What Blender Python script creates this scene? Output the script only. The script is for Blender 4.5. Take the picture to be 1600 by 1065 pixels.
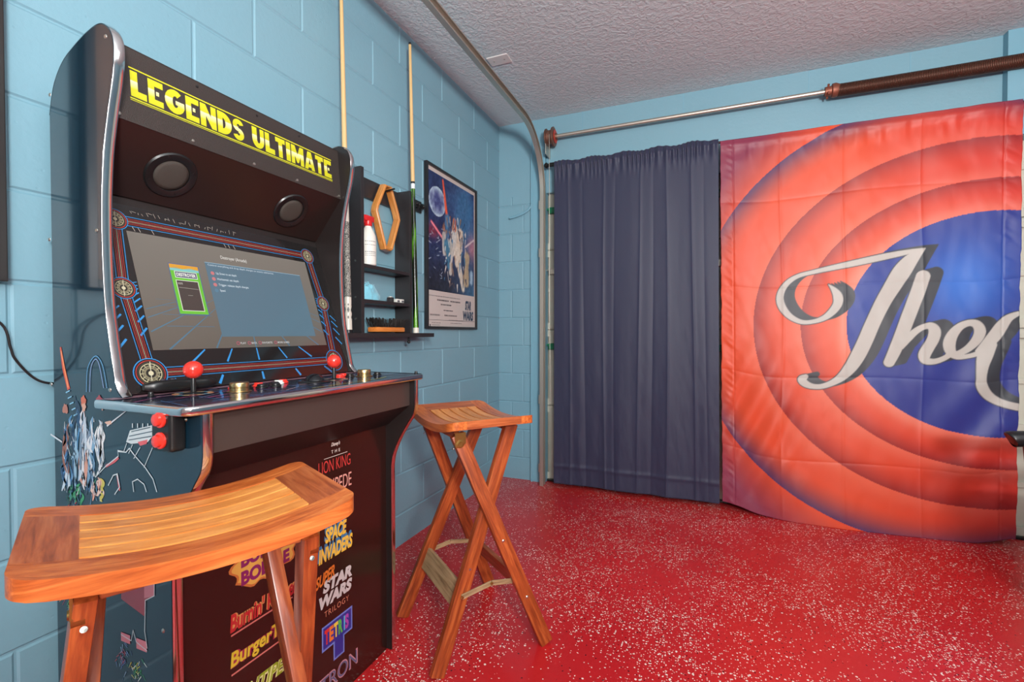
import bpy, bmesh, math, random
import numpy as np
from mathutils import Vector, Matrix
for o in list(bpy.data.objects): bpy.data.objects.remove(o, do_unlink=True)
scene = bpy.context.scene
C = scene.collection
rnd = random.Random(7)
pi = math.pi

# ------------------------------------------------------------------ camera
F = 734.5; YAW = math.radians(22.23); PIT = math.radians(-.92); CH = 1.06; WX = 1.4017
cd = bpy.data.cameras.new('camera'); cam = bpy.data.objects.new('camera', cd); C.objects.link(cam)
cd.sensor_width = 36; cd.lens = F/1600*36; cd.clip_start = .02
cam.location = (WX, 0, CH); cam.rotation_euler = (pi/2+PIT, 0, YAW)
scene.camera = cam
# ------------------------------------------------------------------ world, light, exposure
scene.view_settings.view_transform = 'Standard'; scene.view_settings.look = 'None'
scene.view_settings.exposure = -0.12; scene.view_settings.gamma = 1
w = bpy.data.worlds.new('world'); scene.world = w; w.use_nodes = True
w.node_tree.nodes['Background'].inputs[0].default_value = (.8, .85, .9, 1)
w.node_tree.nodes['Background'].inputs[1].default_value = 0.3
def lamp(name, kind, loc, aim, power, col, **kw):
    l = bpy.data.lights.new(name, kind); l.energy = power; l.color = col
    for k, v in kw.items(): setattr(l, k, v)
    o = bpy.data.objects.new(name, l); C.objects.link(o); o.location = loc
    o.rotation_euler = (Vector(aim)-Vector(loc)).to_track_quat('-Z', 'Y').to_euler()
    return o
lamp('ceiling_lamp', 'AREA', (2.6, .6, 2.50), (2.6, .61, 0), 16, (1, .97, .93), shape='RECTANGLE', size=1.3, size_y=1.6)
lamp('soft_fill', 'AREA', (2.6, -2.3, 2.3), (1.6, 1.5, .9), 50, (1, .98, .96), shape='RECTANGLE', size=2.4, size_y=1.2)  # broad soft fill added behind the camera, not a fixture of the room
lamp('bounce_flash', 'AREA', (2.6, -1.0, 1.55), (2.3, -.2, 2.575), 190, (1, .99, .97), shape='DISK', size=.5)
lamp('flash_lamp', 'AREA', (1.75, -.35, 1.75), (1.0, 2.2, 1.35), 14, (1, .98, .95), shape='DISK', size=.16)

# ------------------------------------------------------------------ helpers
_sp, _cp = math.sin(PIT), math.cos(PIT)
FW = Vector((-math.sin(YAW)*_cp, math.cos(YAW)*_cp, _sp)); RT = Vector((math.cos(YAW), math.sin(YAW), 0)); UP = RT.cross(FW)
CAMP = Vector((WX, 0, CH))
def ray(px, py): return FW+RT*((px-800)/F)-UP*((py-532.5)/F)
def on(px, py, ax, v):
    d = ray(px, py); return CAMP+d*((v-CAMP[ax])/d[ax])
def lin(c):
    return tuple(((x/255)/12.92 if x/255 <= .04045 else ((x/255+.055)/1.055)**2.4) for x in c[:3])
def newmat(name):
    m = bpy.data.materials.new(name); m.use_nodes = True
    return m, m.node_tree, m.node_tree.nodes['Principled BSDF']
def mat(name, c, rough=.5, metal=0, coat=0, spec=.5, bump=0, bscale=60, vary=0, emit=0, sheen=0, alpha=1, crough=.05):
    m, nt, b = newmat(name)
    b.inputs['Base Color'].default_value = (*lin(c), 1); b.inputs['Roughness'].default_value = rough
    b.inputs['Metallic'].default_value = metal; b.inputs['Coat Weight'].default_value = coat
    b.inputs['Coat Roughness'].default_value = crough; b.inputs['Specular IOR Level'].default_value = spec
    if sheen: b.inputs['Sheen Weight'].default_value = sheen
    if emit:
        b.inputs['Emission Color'].default_value = (*lin(c), 1); b.inputs['Emission Strength'].default_value = emit
    tc = nt.nodes.new('ShaderNodeTexCoord')
    if bump or vary:
        n = nt.nodes.new('ShaderNodeTexNoise'); n.inputs['Scale'].default_value = bscale; n.inputs['Detail'].default_value = 4
        nt.links.new(tc.outputs['Object'], n.inputs['Vector'])
        if bump:
            bp = nt.nodes.new('ShaderNodeBump'); bp.inputs['Strength'].default_value = bump; bp.inputs['Distance'].default_value = .004
            nt.links.new(n.outputs[0], bp.inputs['Height']); nt.links.new(bp.outputs[0], b.inputs['Normal'])
        if vary:
            r = nt.nodes.new('ShaderNodeMapRange'); r.inputs[3].default_value = 1-vary; r.inputs[4].default_value = 1+vary
            nt.links.new(n.outputs[0], r.inputs[0])
            x = nt.nodes.new('ShaderNodeMix'); x.data_type = 'RGBA'; x.blend_type = 'MULTIPLY'; x.inputs[0].default_value = 1
            x.inputs[6].default_value = (*lin(c), 1); nt.links.new(r.outputs[0], x.inputs[7]); nt.links.new(x.outputs[2], b.inputs['Base Color'])
    return m
def attr_mat(name, rough=.4, coat=0, emit=0, bump=0, bscale=200, base=1, metal=0, crough=.05):
    m, nt, b = newmat(name)
    a = nt.nodes.new('ShaderNodeAttribute'); a.attribute_name = 'col'
    src = a.outputs['Color']
    if base != 1:
        x = nt.nodes.new('ShaderNodeMix'); x.data_type = 'RGBA'; x.blend_type = 'MULTIPLY'; x.inputs[0].default_value = 1
        x.inputs[7].default_value = (base, base, base, 1); nt.links.new(src, x.inputs[6]); nt.links.new(x.outputs[2], b.inputs['Base Color'])
    else: nt.links.new(src, b.inputs['Base Color'])
    b.inputs['Roughness'].default_value = rough; b.inputs['Coat Weight'].default_value = coat; b.inputs['Metallic'].default_value = metal
    b.inputs['Coat Roughness'].default_value = crough
    if emit: nt.links.new(src, b.inputs['Emission Color']); b.inputs['Emission Strength'].default_value = emit
    if bump:
        tc = nt.nodes.new('ShaderNodeTexCoord'); n = nt.nodes.new('ShaderNodeTexNoise'); n.inputs['Scale'].default_value = bscale
        nt.links.new(tc.outputs['Object'], n.inputs['Vector'])
        bp = nt.nodes.new('ShaderNodeBump'); bp.inputs['Strength'].default_value = bump; bp.inputs['Distance'].default_value = .003
        nt.links.new(n.outputs[0], bp.inputs['Height']); nt.links.new(bp.outputs[0], b.inputs['Normal'])
    return m
def wood_mat(name, cols, rough=.35, coat=.25, sc=14):
    # grain runs along z of the 'gr' attribute, which every bar or slat carries along its own length
    m, nt, b = newmat(name); L = nt.links.new
    a = nt.nodes.new('ShaderNodeAttribute'); a.attribute_name = 'gr'
    mp = nt.nodes.new('ShaderNodeMapping'); mp.inputs['Scale'].default_value = (7, 7, .55); L(a.outputs['Vector'], mp.inputs['Vector'])
    n = nt.nodes.new('ShaderNodeTexNoise'); n.inputs['Scale'].default_value = sc; n.inputs['Detail'].default_value = 6; n.inputs['Roughness'].default_value = .6
    n.inputs['Distortion'].default_value = .5; L(mp.outputs[0], n.inputs['Vector'])
    cr = nt.nodes.new('ShaderNodeValToRGB'); e = cr.color_ramp.elements
    e[0].position = .28; e[0].color = (*lin(cols[0]), 1); e[1].position = .72; e[1].color = (*lin(cols[2]), 1)
    k = e.new(.5); k.color = (*lin(cols[1]), 1); L(n.outputs[0], cr.inputs[0])
    n2 = nt.nodes.new('ShaderNodeTexNoise'); n2.inputs['Scale'].default_value = 4.5; n2.inputs['Detail'].default_value = 2; L(a.outputs['Vector'], n2.inputs['Vector'])
    r = nt.nodes.new('ShaderNodeMapRange'); r.inputs[1].default_value = .3; r.inputs[2].default_value = .7; r.inputs[3].default_value = .82; r.inputs[4].default_value = 1.12; L(n2.outputs[0], r.inputs[0])
    x = nt.nodes.new('ShaderNodeMix'); x.data_type = 'RGBA'; x.blend_type = 'MULTIPLY'; x.inputs[0].default_value = 1
    L(cr.outputs[0], x.inputs[6]); L(r.outputs[0], x.inputs[7]); L(x.outputs[2], b.inputs['Base Color'])
    b.inputs['Roughness'].default_value = rough; b.inputs['Coat Weight'].default_value = coat; b.inputs['Coat Roughness'].default_value = .2
    bp = nt.nodes.new('ShaderNodeBump'); bp.inputs['Strength'].default_value = .15; bp.inputs['Distance'].default_value = .002
    L(n.outputs[0], bp.inputs['Height']); L(bp.outputs[0], b.inputs['Normal'])
    return m
def thing(name, loc, label, cat, group=None, rz=0):
    o = bpy.data.objects.new(name, None); C.objects.link(o); o.location = loc; o.rotation_euler = (0, 0, rz)
    o.empty_display_size = .05; o['label'] = label; o['category'] = cat
    if group: o['group'] = group
    return o
def tag(o, label, cat, group=None):
    o['label'] = label; o['category'] = cat
    if group: o['group'] = group
    return o
def obj(name, bm, m, parent=None, label=None, smooth=False, local=False, kind=None, fixn=True):
    """link one mesh object; geometry is given in world coordinates unless local"""
    if fixn: bmesh.ops.recalc_face_normals(bm, faces=bm.faces[:])
    if parent is not None and not local:
        root = parent; off = Vector((0, 0, 0))
        while root is not None: off += root.location; root = root.parent
        bmesh.ops.translate(bm, verts=bm.verts[:], vec=-off)
    org = None
    if parent is None and not local and kind != 'structure':
        zs = [v.co for v in bm.verts]; org = Vector((sum(v.x for v in zs)/len(zs), sum(v.y for v in zs)/len(zs), min(v.z for v in zs)))
        bmesh.ops.translate(bm, verts=bm.verts[:], vec=-org)
    me = bpy.data.meshes.new(name); bm.to_mesh(me); bm.free()
    ms = m if isinstance(m, (list, tuple)) else [m]
    for q in ms: me.materials.append(q)
    if smooth is True:
        for p in me.polygons: p.use_smooth = True
    elif smooth:
        for p in me.polygons: p.use_smooth = True
        me.set_sharp_from_angle(angle=math.radians(smooth))
    o = bpy.data.objects.new(name, me); C.objects.link(o)
    if org is not None: o.location = org
    if parent is not None: o.parent = parent
    if label: o['label'] = label
    if kind: o['kind'] = kind
    return o
def struct(name, bm, m, smooth=False): return obj(name, bm, m, kind='structure', smooth=smooth)
def NB(): return bmesh.new()
def bevel_all(bm, verts, w, seg=2):
    es = list({e for v in verts for e in v.link_edges})
    bmesh.ops.bevel(bm, geom=es, offset=w, segments=seg, affect='EDGES', profile=.6, clamp_overlap=True)
def box(bm, x0, x1, y0, y1, z0, z1, bev=0, seg=2, mi=0):
    t = bmesh.new(); bmesh.ops.create_cube(t, size=1)
    for v in t.verts: v.co = Vector(((x0+x1)/2+v.co.x*(x1-x0), (y0+y1)/2+v.co.y*(y1-y0), (z0+z1)/2+v.co.z*(z1-z0)))
    if bev: bevel_all(t, t.verts[:], bev, seg)
    merge(bm, t, mi); return bm
def merge(bm, t, mi=0, gr=None):
    lay = bm.verts.layers.float_vector.get('gr')
    tl = t.verts.layers.float_vector.get('gr')
    if tl and not lay: lay = bm.verts.layers.float_vector.new('gr')
    mp = {}
    for v in t.verts:
        n = bm.verts.new(v.co); mp[v] = n
        if tl: n[lay] = v[tl]
    for f in t.faces:
        try:
            g = bm.faces.new([mp[v] for v in f.verts]); g.material_index = mi or f.material_index; g.smooth = f.smooth
        except ValueError: pass
    t.free()
def frame_of(d, hint=Vector((0, 0, 1))):
    d = d.normalized()
    if abs(d.dot(hint)) > .95: hint = Vector((1, 0, 0))
    a = hint.cross(d).normalized(); return a, d.cross(a).normalized()
def tube(bm, pts, r, seg=10, closed=False, caps=True, mi=0):
    pts = [Vector(p) for p in pts]; n = len(pts); rings = []; a = None
    for i, p in enumerate(pts):
        if closed: d = pts[(i+1) % n]-pts[i-1]
        else: d = pts[min(i+1, n-1)]-pts[max(i-1, 0)]
        d.normalize()
        if a is None: a, b = frame_of(d)
        else:
            a = (a-d*a.dot(d)).normalized(); b = d.cross(a)
        rr = r[i] if isinstance(r, (list, tuple)) else r
        rings.append([bm.verts.new(p+(a*math.cos(2*pi*k/seg)+b*math.sin(2*pi*k/seg))*rr) for k in range(seg)])
    for i in range(n if closed else n-1):
        A, B = rings[i], rings[(i+1) % n]
        for k in range(seg):
            f = bm.faces.new([A[k], A[(k+1) % seg], B[(k+1) % seg], B[k]]); f.material_index = mi
    if caps and not closed:
        bm.faces.new(rings[0][::-1]).material_index = mi; bm.faces.new(rings[-1]).material_index = mi
    return bm
def lathe(bm, prof, o, axis=(0, 0, 1), seg=24, mi=0):
    """prof: (radius, height along axis)"""
    axis = Vector(axis).normalized(); a, b = frame_of(axis); o = Vector(o); rings = []
    for r, h in prof:
        if r < 1e-6: rings.append([bm.verts.new(o+axis*h)])
        else: rings.append([bm.verts.new(o+axis*h+(a*math.cos(2*pi*k/seg)+b*math.sin(2*pi*k/seg))*r) for k in range(seg)])
    for A, B in zip(rings, rings[1:]):
        for k in range(seg):
            k2 = (k+1) % seg
            vs = [A[k % len(A)], A[k2 % len(A)], B[k2 % len(B)], B[k % len(B)]]
            u = []
            for v in vs:
                if v not in u: u.append(v)
            if len(u) > 2: bm.faces.new(u).material_index = mi
    for R, rev in ((rings[0], 1), (rings[-1], 0)):
        if len(R) > 2: bm.faces.new(R[::-1] if rev else R).material_index = mi
    return bm
def prism(bm, poly, ax, a, b, mi=0):
    """poly of 2-D points on the two other axes (in order), extruded along axis ax from a to b"""
    def P(p, t):
        if ax == 0: return (t, p[0], p[1])
        if ax == 1: return (p[0], t, p[1])
        return (p[0], p[1], t)
    A = [bm.verts.new(P(p, a)) for p in poly]; B = [bm.verts.new(P(p, b)) for p in poly]; n = len(poly)
    bm.faces.new(A).material_index = mi; bm.faces.new(B[::-1]).material_index = mi
    for i in range(n): bm.faces.new([A[i], B[i], B[(i+1) % n], A[(i+1) % n]]).material_index = mi
    return bm
def ball(bm, c, r, sx=1, sy=1, sz=1, seg=20, rings=12):
    t = bmesh.new(); bmesh.ops.create_uvsphere(t, u_segments=seg, v_segments=rings, radius=r)
    for v in t.verts: v.co = Vector((c[0]+v.co.x*sx, c[1]+v.co.y*sy, c[2]+v.co.z*sz))
    merge(bm, t); return bm
def bar(bm, p, q, wa, wb, hint, bev=.003, seed=None, ext=0):
    """oriented wooden bar from p to q; wa = size along hint, wb = the other; carries grain coordinates"""
    p, q = Vector(p), Vector(q); d = (q-p); L = d.length; d.normalize()
    h = Vector(hint); h = (h-d*h.dot(d)).normalized(); s = d.cross(h)
    t = bmesh.new(); bmesh.ops.create_cube(t, size=1)
    for v in t.verts: v.co = Vector((v.co.x*wa, v.co.y*wb, (v.co.z+.5)*L))
    if bev: bevel_all(t, t.verts[:], bev, 2)
    lay = t.verts.layers.float_vector.new('gr'); k = seed if seed is not None else rnd.random()*9
    for v in t.verts: v[lay] = v.co+Vector((k, k*1.7, k*.6))
    for v in t.verts: c = v.co.copy(); v.co = p+h*c.x+s*c.y+d*c.z
    merge(bm, t); return bm
def catmull(pts, n=6, closed=False):
    P = [Vector(p) for p in pts]; out = []; N = len(P)
    for i in range(N if closed else N-1):
        p0 = P[i-1] if (closed or i > 0) else P[0]; p1 = P[i]; p2 = P[(i+1) % N]; p3 = P[(i+2) % N] if (closed or i+2 < N) else P[-1]
        for k in range(n):
            t = k/n; out.append(.5*((2*p1)+(p2-p0)*t+(2*p0-5*p1+4*p2-p3)*t*t+(-p0+3*p1-3*p2+p3)*t**3))
    if not closed: out.append(P[-1])
    return out

# ---- flat printed art: coloured shapes in (u, v) on a surface
_tc = {}
def text_geo(s, bold=0, shear=0, space=1.0):
    key = (s, bold, shear, space)
    if key in _tc: return _tc[key]
    cu = bpy.data.curves.new('lettering', 'FONT'); cu.body = s; cu.offset = bold; cu.shear = shear; cu.space_character = space
    cu.resolution_u = 4; cu.fill_mode = 'FRONT'
    o = bpy.data.objects.new('lettering', cu); C.objects.link(o)
    dg = bpy.context.evaluated_depsgraph_get(); dg.update()
    me = bpy.data.meshes.new_from_object(o.evaluated_get(dg))
    V = [(v.co.x, v.co.y) for v in me.vertices]; Fc = [tuple(p.vertices) for p in me.polygons]
    bpy.data.objects.remove(o); bpy.data.curves.remove(cu); bpy.data.meshes.remove(me)
    xs = [v[0] for v in V]; ys = [v[1] for v in V]; x0, x1, y0, y1 = min(xs), max(xs), min(ys), max(ys)
    V = [((x-x0)/(x1-x0), (y-y0)/(y1-y0)) for x, y in V]
    _tc[key] = (V, Fc); return _tc[key]
class Art:
    STEP = .00012
    def __init__(s, fn): s.fn = fn; s.F = []
    def poly(s, pts, col, lay=0):
        s.F.append(([tuple(p) for p in pts], [tuple(range(len(pts)))], col, lay)); return s
    def rect(s, u0, v0, u1, v1, col, lay=0, f=None): return s.poly([(u0, v0), (u1, v0), (u1, v1), (u0, v1)], col, lay)
    def disc(s, c, r, col, lay=0, n=28, ry=None):
        ry = ry or r; return s.poly([(c[0]+r*math.cos(2*pi*k/n), c[1]+ry*math.sin(2*pi*k/n)) for k in range(n)], col, lay)
    def line(s, pts, w, col, lay=0, closed=False):
        P = [Vector(p[:2]) for p in pts]; n = len(P); W = w if isinstance(w, (list, tuple)) else [w]*n
        L, R = [], []
        for i in range(n):
            a = P[i-1] if (closed or i) else P[i]; b = P[(i+1) % n] if (closed or i < n-1) else P[i]
            d = (b-a).normalized(); nn = Vector((-d.y, d.x))
            if 0 < i < n-1 or closed:
                d1 = (P[i]-a).normalized(); c = max(.45, abs(nn.dot(Vector((-d1.y, d1.x))))); nn = nn/c
            L.append(P[i]+nn*W[i]/2); R.append(P[i]-nn*W[i]/2)
        for i in range(n if closed else n-1):
            j = (i+1) % n; s.F.append(([tuple(L[i]), tuple(R[i]), tuple(R[j]), tuple(L[j])], [(0, 1, 2, 3)], col, lay))
        return s
    def ring(s, c, r, w, col, lay=0, n=32, a0=0, a1=2*pi):
        full = abs(a1-a0-2*pi) < 1e-3; m = n if full else n+1
        pts = [(c[0]+r*math.cos(a0+(a1-a0)*k/n), c[1]+r*math.sin(a0+(a1-a0)*k/n)) for k in range(m)]
        return s.line(pts, w, col, lay, closed=full)
    def text(s, t, u0, v0, u1, v1, col, lay=1, bold=.02, shear=0, rise=0, space=1.0):
        """box (u0,v0)-(u1,v1); rise = extra v from left to right"""
        V, Fc = text_geo(t, bold, shear, space)
        V = [(u0+(u1-u0)*x, v0+(v1-v0)*y+rise*x) for x, y in V]
        s.F.append((V, Fc, col, lay)); return s
    def build(s, name, m, parent, label=None, z0=.0004):
        bm = bmesh.new(); cl = bm.loops.layers.float_color.new('col')
        for pts, fcs, col, lay in s.F:
            vs = [bm.verts.new(s.fn(p[0], p[1], z0+lay*s.STEP)) for p in pts]
            for f in fcs:
                if len(set(f)) < 3: continue
                try: g = bm.faces.new([vs[i] for i in f])
                except ValueError: continue
                for lp in g.loops:
                    if callable(col):
                        i = vs.index(lp.vert) if len(vs) < 400 else 0
                        c = col(*pts[i])
                    else: c = col
                    lp[cl] = (*lin(c), 1)
        return obj(name, bm, m, parent, label=label, fixn=False)

# ------------------------------------------------------------------ materials
def wall_paint():
    m, nt, b = newmat('blue_masonry_paint'); L = nt.links.new
    tc = nt.nodes.new('ShaderNodeTexCoord')
    n1 = nt.nodes.new('ShaderNodeTexNoise'); n1.inputs['Scale'].default_value = 1.3; L(tc.outputs['Object'], n1.inputs['Vector'])
    cr = nt.nodes.new('ShaderNodeValToRGB'); cr.color_ramp.elements[0].color = (*lin((116, 160, 178)), 1); cr.color_ramp.elements[1].color = (*lin((128, 167, 180)), 1); L(n1.outputs[0], cr.inputs[0])
    L(cr.outputs[0], b.inputs['Base Color']); b.inputs['Roughness'].default_value = .42
    n = nt.nodes.new('ShaderNodeTexNoise'); n.inputs['Scale'].default_value = 70; n.inputs['Detail'].default_value = 3; L(tc.outputs['Object'], n.inputs['Vector'])
    v = nt.nodes.new('ShaderNodeTexVoronoi'); v.inputs['Scale'].default_value = 55; L(tc.outputs['Object'], v.inputs['Vector'])
    r = nt.nodes.new('ShaderNodeMapRange'); r.inputs[1].default_value = 0; r.inputs[2].default_value = .22; r.inputs[3].default_value = -1.0; r.inputs[4].default_value = 0; L(v.outputs['Distance'], r.inputs[0])
    sep = nt.nodes.new('ShaderNodeSeparateColor'); L(v.outputs['Color'], sep.inputs[0])
    g = nt.nodes.new('ShaderNodeMath'); g.operation = 'GREATER_THAN'; g.inputs[1].default_value = .93; L(sep.outputs[0], g.inputs[0])
    mu = nt.nodes.new('ShaderNodeMath'); mu.operation = 'MULTIPLY'; L(r.outputs[0], mu.inputs[0]); L(g.outputs[0], mu.inputs[1])
    ad = nt.nodes.new('ShaderNodeMath'); ad.operation = 'ADD'; L(n.outputs[0], ad.inputs[0]); L(mu.outputs[0], ad.inputs[1])
    bp = nt.nodes.new('ShaderNodeBump'); bp.inputs['Strength'].default_value = .22; bp.inputs['Distance'].default_value = .003
    L(ad.outputs[0], bp.inputs['Height']); L(bp.outputs[0], b.inputs['Normal'])
    return m
M_wall = wall_paint()
M_wood_trim = mat('blue_trim_paint', (122, 170, 188), .35, bump=.1, bscale=20)
def ceiling_mat():
    m, nt, b = newmat('knockdown_ceiling'); L = nt.links.new
    b.inputs['Base Color'].default_value = (*lin((194, 207, 211)), 1); b.inputs['Roughness'].default_value = .85
    tc = nt.nodes.new('ShaderNodeTexCoord'); n = nt.nodes.new('ShaderNodeTexNoise'); n.inputs['Scale'].default_value = 45; n.inputs['Detail'].default_value = 5; n.inputs['Distortion'].default_value = .8
    L(tc.outputs['Object'], n.inputs['Vector'])
    cr = nt.nodes.new('ShaderNodeValToRGB'); cr.color_ramp.elements[0].position = .42; cr.color_ramp.elements[1].position = .62; L(n.outputs[0], cr.inputs[0])
    bp = nt.nodes.new('ShaderNodeBump'); bp.inputs['Strength'].default_value = .5; bp.inputs['Distance'].default_value = .004; L(cr.outputs[0], bp.inputs['Height']); L(bp.outputs[0], b.inputs['Normal'])
    return m
def floor_mat():
    m, nt, b = newmat('red_epoxy_with_flakes'); L = nt.links.new
    tc = nt.nodes.new('ShaderNodeTexCoord')
    cl = nt.nodes.new('ShaderNodeTexNoise'); cl.inputs['Scale'].default_value = 2.6; cl.inputs['Detail'].default_value = 5; cl.inputs['Roughness'].default_value = .65; L(tc.outputs['Object'], cl.inputs['Vector'])
    big = nt.nodes.new('ShaderNodeTexNoise'); big.inputs['Scale'].default_value = 1.1; L(tc.outputs['Object'], big.inputs['Vector'])
    rc = nt.nodes.new('ShaderNodeValToRGB'); rc.color_ramp.elements[0].position = .35; rc.color_ramp.elements[0].color = (*lin((188, 30, 34)), 1); rc.color_ramp.elements[1].position = .7; rc.color_ramp.elements[1].color = (*lin((206, 44, 46)), 1); L(big.outputs[0], rc.inputs[0])
    warp = nt.nodes.new('ShaderNodeTexNoise'); warp.inputs['Scale'].default_value = 160; L(tc.outputs['Object'], warp.inputs['Vector'])
    wm = nt.nodes.new('ShaderNodeVectorMath'); wm.operation = 'MULTIPLY_ADD'; wm.inputs[1].default_value = (.006, .006, .006); L(warp.outputs['Color'], wm.inputs[0]); L(tc.outputs['Object'], wm.inputs[2])
    prev = rc.outputs[0]
    for sc, size, lo, hi, colr in ((150, .34, .96, .46, (236, 214, 202)), (92, .33, 1.0, .66, (240, 222, 210)), (120, .34, .965, .88, (60, 14, 22))):
        v = nt.nodes.new('ShaderNodeTexVoronoi'); v.inputs['Scale'].default_value = sc; L(wm.outputs[0], v.inputs['Vector'])
        near = nt.nodes.new('ShaderNodeMath'); near.operation = 'LESS_THAN'; near.inputs[1].default_value = size; L(v.outputs['Distance'], near.inputs[0])
        sep = nt.nodes.new('ShaderNodeSeparateColor'); L(v.outputs['Color'], sep.inputs[0])
        th = nt.nodes.new('ShaderNodeMapRange'); th.inputs[1].default_value = .38; th.inputs[2].default_value = .70; th.inputs[3].default_value = lo; th.inputs[4].default_value = hi; L(cl.outputs[0], th.inputs[0])
        gt = nt.nodes.new('ShaderNodeMath'); gt.operation = 'GREATER_THAN'; L(sep.outputs[0], gt.inputs[0]); L(th.outputs[0], gt.inputs[1])
        an = nt.nodes.new('ShaderNodeMath'); an.operation = 'MULTIPLY'; L(near.outputs[0], an.inputs[0]); L(gt.outputs[0], an.inputs[1])
        mx = nt.nodes.new('ShaderNodeMix'); mx.data_type = 'RGBA'; L(an.outputs[0], mx.inputs[0]); L(prev, mx.inputs[6]); mx.inputs[7].default_value = (*lin(colr), 1)
        prev = mx.outputs[2]
    L(prev, b.inputs['Base Color'])
    b.inputs['Roughness'].default_value = .28; b.inputs['Specular IOR Level'].default_value = .45
    n = nt.nodes.new('ShaderNodeTexNoise'); n.inputs['Scale'].default_value = 260; L(tc.outputs['Object'], n.inputs['Vector'])
    bp = nt.nodes.new('ShaderNodeBump'); bp.inputs['Strength'].default_value = .12; bp.inputs['Distance'].default_value = .001; L(n.outputs[0], bp.inputs['Height']); L(bp.outputs[0], b.inputs['Normal'])
    return m
M_chrome = mat('chrome_edge', (225, 222, 222), .12, 1)
M_steel = mat('galvanised_steel', (196, 190, 178), .42, .85, bump=.1, bscale=30)
M_black = mat('black_laminate', (34, 28, 27), .38, bump=.12, bscale=300)
M_blackpl = mat('black_plastic', (24, 24, 25), .32)
M_blackwood = mat('black_painted_wood', (40, 38, 40), .42, bump=.1, bscale=80)
M_screw = mat('screw_steel', (205, 200, 190), .3, 1)
M_brass = mat('aged_brass', (170, 140, 78), .4, 1, bump=.2, bscale=90)
M_red = mat('red_plastic', (226, 52, 40), .22, coat=.5)
M_white = mat('white_plastic', (226, 224, 216), .4)
M_art = attr_mat('printed_vinyl', .32, coat=.3, crough=.12)
M_paper = attr_mat('printed_poster', .45)
M_wood = wood_mat('teak', ((150, 66, 26), (196, 100, 44), (222, 134, 68)))
M_wood_leg = wood_mat('dark_red_teak', ((112, 44, 18), (160, 72, 32), (198, 104, 50)))
M_wood_light = wood_mat('light_teak', ((196, 110, 48), (222, 140, 68), (236, 162, 90)))
M_wood_dark = wood_mat('dark_teak', ((120, 54, 28), (164, 82, 42), (194, 112, 64)))
M_wood_grey = wood_mat('weathered_teak', ((120, 92, 62), (168, 138, 100), (190, 160, 122)), rough=.6, coat=0)

# ------------------------------------------------------------------ room shell
X1, Y0, YB, ZC = 5.4, -3.1, 3.18, 2.575
bm = NB(); box(bm, -.2, X1+.2, Y0-.2, YB+.7, -.1, 0); struct('floor', bm, floor_mat())
bm = NB(); box(bm, -.2, X1+.2, Y0-.2, YB+.7, ZC, ZC+.1); struct('ceiling', bm, ceiling_mat())
ROWS = [.97+.2032*j for j in range(-4, 8)]
def block_wall(u0, u1, joints_even, joints_odd, P, zmax=ZC, zsmooth=None):
    """P(u, z, depth) gives the world point; depth 0 is the block face, negative is into the joint"""
    bm = NB(); g, bvl, dp = .0022, .0045, -.0035
    zs = [0]+[z for z in ROWS if z < zmax]+[zmax]
    for r in range(len(zs)-1):
        k = r-5
        js = [] if r == 0 else (joints_even if k % 2 == 0 else joints_odd)
        us = [u0]+[j for j in js if u0+.02 < j < u1-.02]+[u1]
        for a, b in zip(us, us[1:]):
            z0, z1 = zs[r], zs[r+1]
            ia = 0 if a == u0 else g; ib = 0 if b == u1 else g; iz0 = 0 if r == 0 else g; iz1 = g if r < len(zs)-2 else 0
            ba = 0 if a == u0 else bvl; bb = 0 if b == u1 else bvl; b0 = 0 if r == 0 else bvl; b1 = bvl if r < len(zs)-2 else 0
            w0 = [(a, z0), (b, z0), (b, z1), (a, z1)]
            w1 = [(a+ia, z0+iz0), (b-ib, z0+iz0), (b-ib, z1-iz1), (a+ia, z1-iz1)]
            w2 = [(a+ia+ba, z0+iz0+b0), (b-ib-bb, z0+iz0+b0), (b-ib-bb, z1-iz1-b1), (a+ia+ba, z1-iz1-b1)]
            V0 = [bm.verts.new(P(*p, dp)) for p in w0]; V1 = [bm.verts.new(P(*p, dp)) for p in w1]; V2 = [bm.verts.new(P(*p, 0)) for p in w2]
            bm.faces.new(V2)
            for A, B in ((V0, V1), (V1, V2)):
                for i in range(4):
                    j = (i+1) % 4
                    if (A[i].co-B[i].co).length < 1e-7 and (A[j].co-B[j].co).length < 1e-7: continue
                    bm.faces.new([A[i], A[j], B[j], B[i]])
    bmesh.ops.remove_doubles(bm, verts=bm.verts[:], dist=1e-6)
    return bm
ev = [.9419+.2032*i for i in range(-20, 12) if i % 2 == 0]; od = [.9419+.2032*i for i in range(-20, 12) if i % 2]
bm = block_wall(Y0, YB, ev, od, lambda u, z, d: (d, u, z))
box(bm, -.15, -.0036, Y0, YB, 0, ZC)
struct('wall_left', bm, M_wall)
bm = block_wall(0, .262, [.19], [.10], lambda u, z, d: (u, YB-d, z), zmax=2.05)
box(bm, 0, .262, YB+.0036, YB+.15, 0, 2.05)
box(bm, 0, X1, YB, YB+.15, 2.05, ZC)                       # the smooth wall above the garage door
box(bm, 4.9, X1, YB, YB+.15, 0, 2.05)
struct('wall_back', bm, M_wall)
bm = NB(); box(bm, X1, X1+.1, Y0, YB+.3, 0, ZC); struct('wall_right', bm, M_wall)
bm = NB(); box(bm, -.1, X1, Y0-.1, Y0, 0, ZC); struct('wall_front', bm, mat('white_wall_paint', (205, 205, 202), .6))
bm = NB(); box(bm, .262, .362, YB-.02, YB+.05, 0, 2.33, .002); box(bm, .256, .27, YB-.024, YB-.02, .0, 2.33)
struct('trim_1', bm, M_wood_trim)
bm = NB(); box(bm, 2.80, 2.95, YB-.045, YB, 2.05, ZC, .002); struct('trim_2', bm, M_wood_trim)
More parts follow.
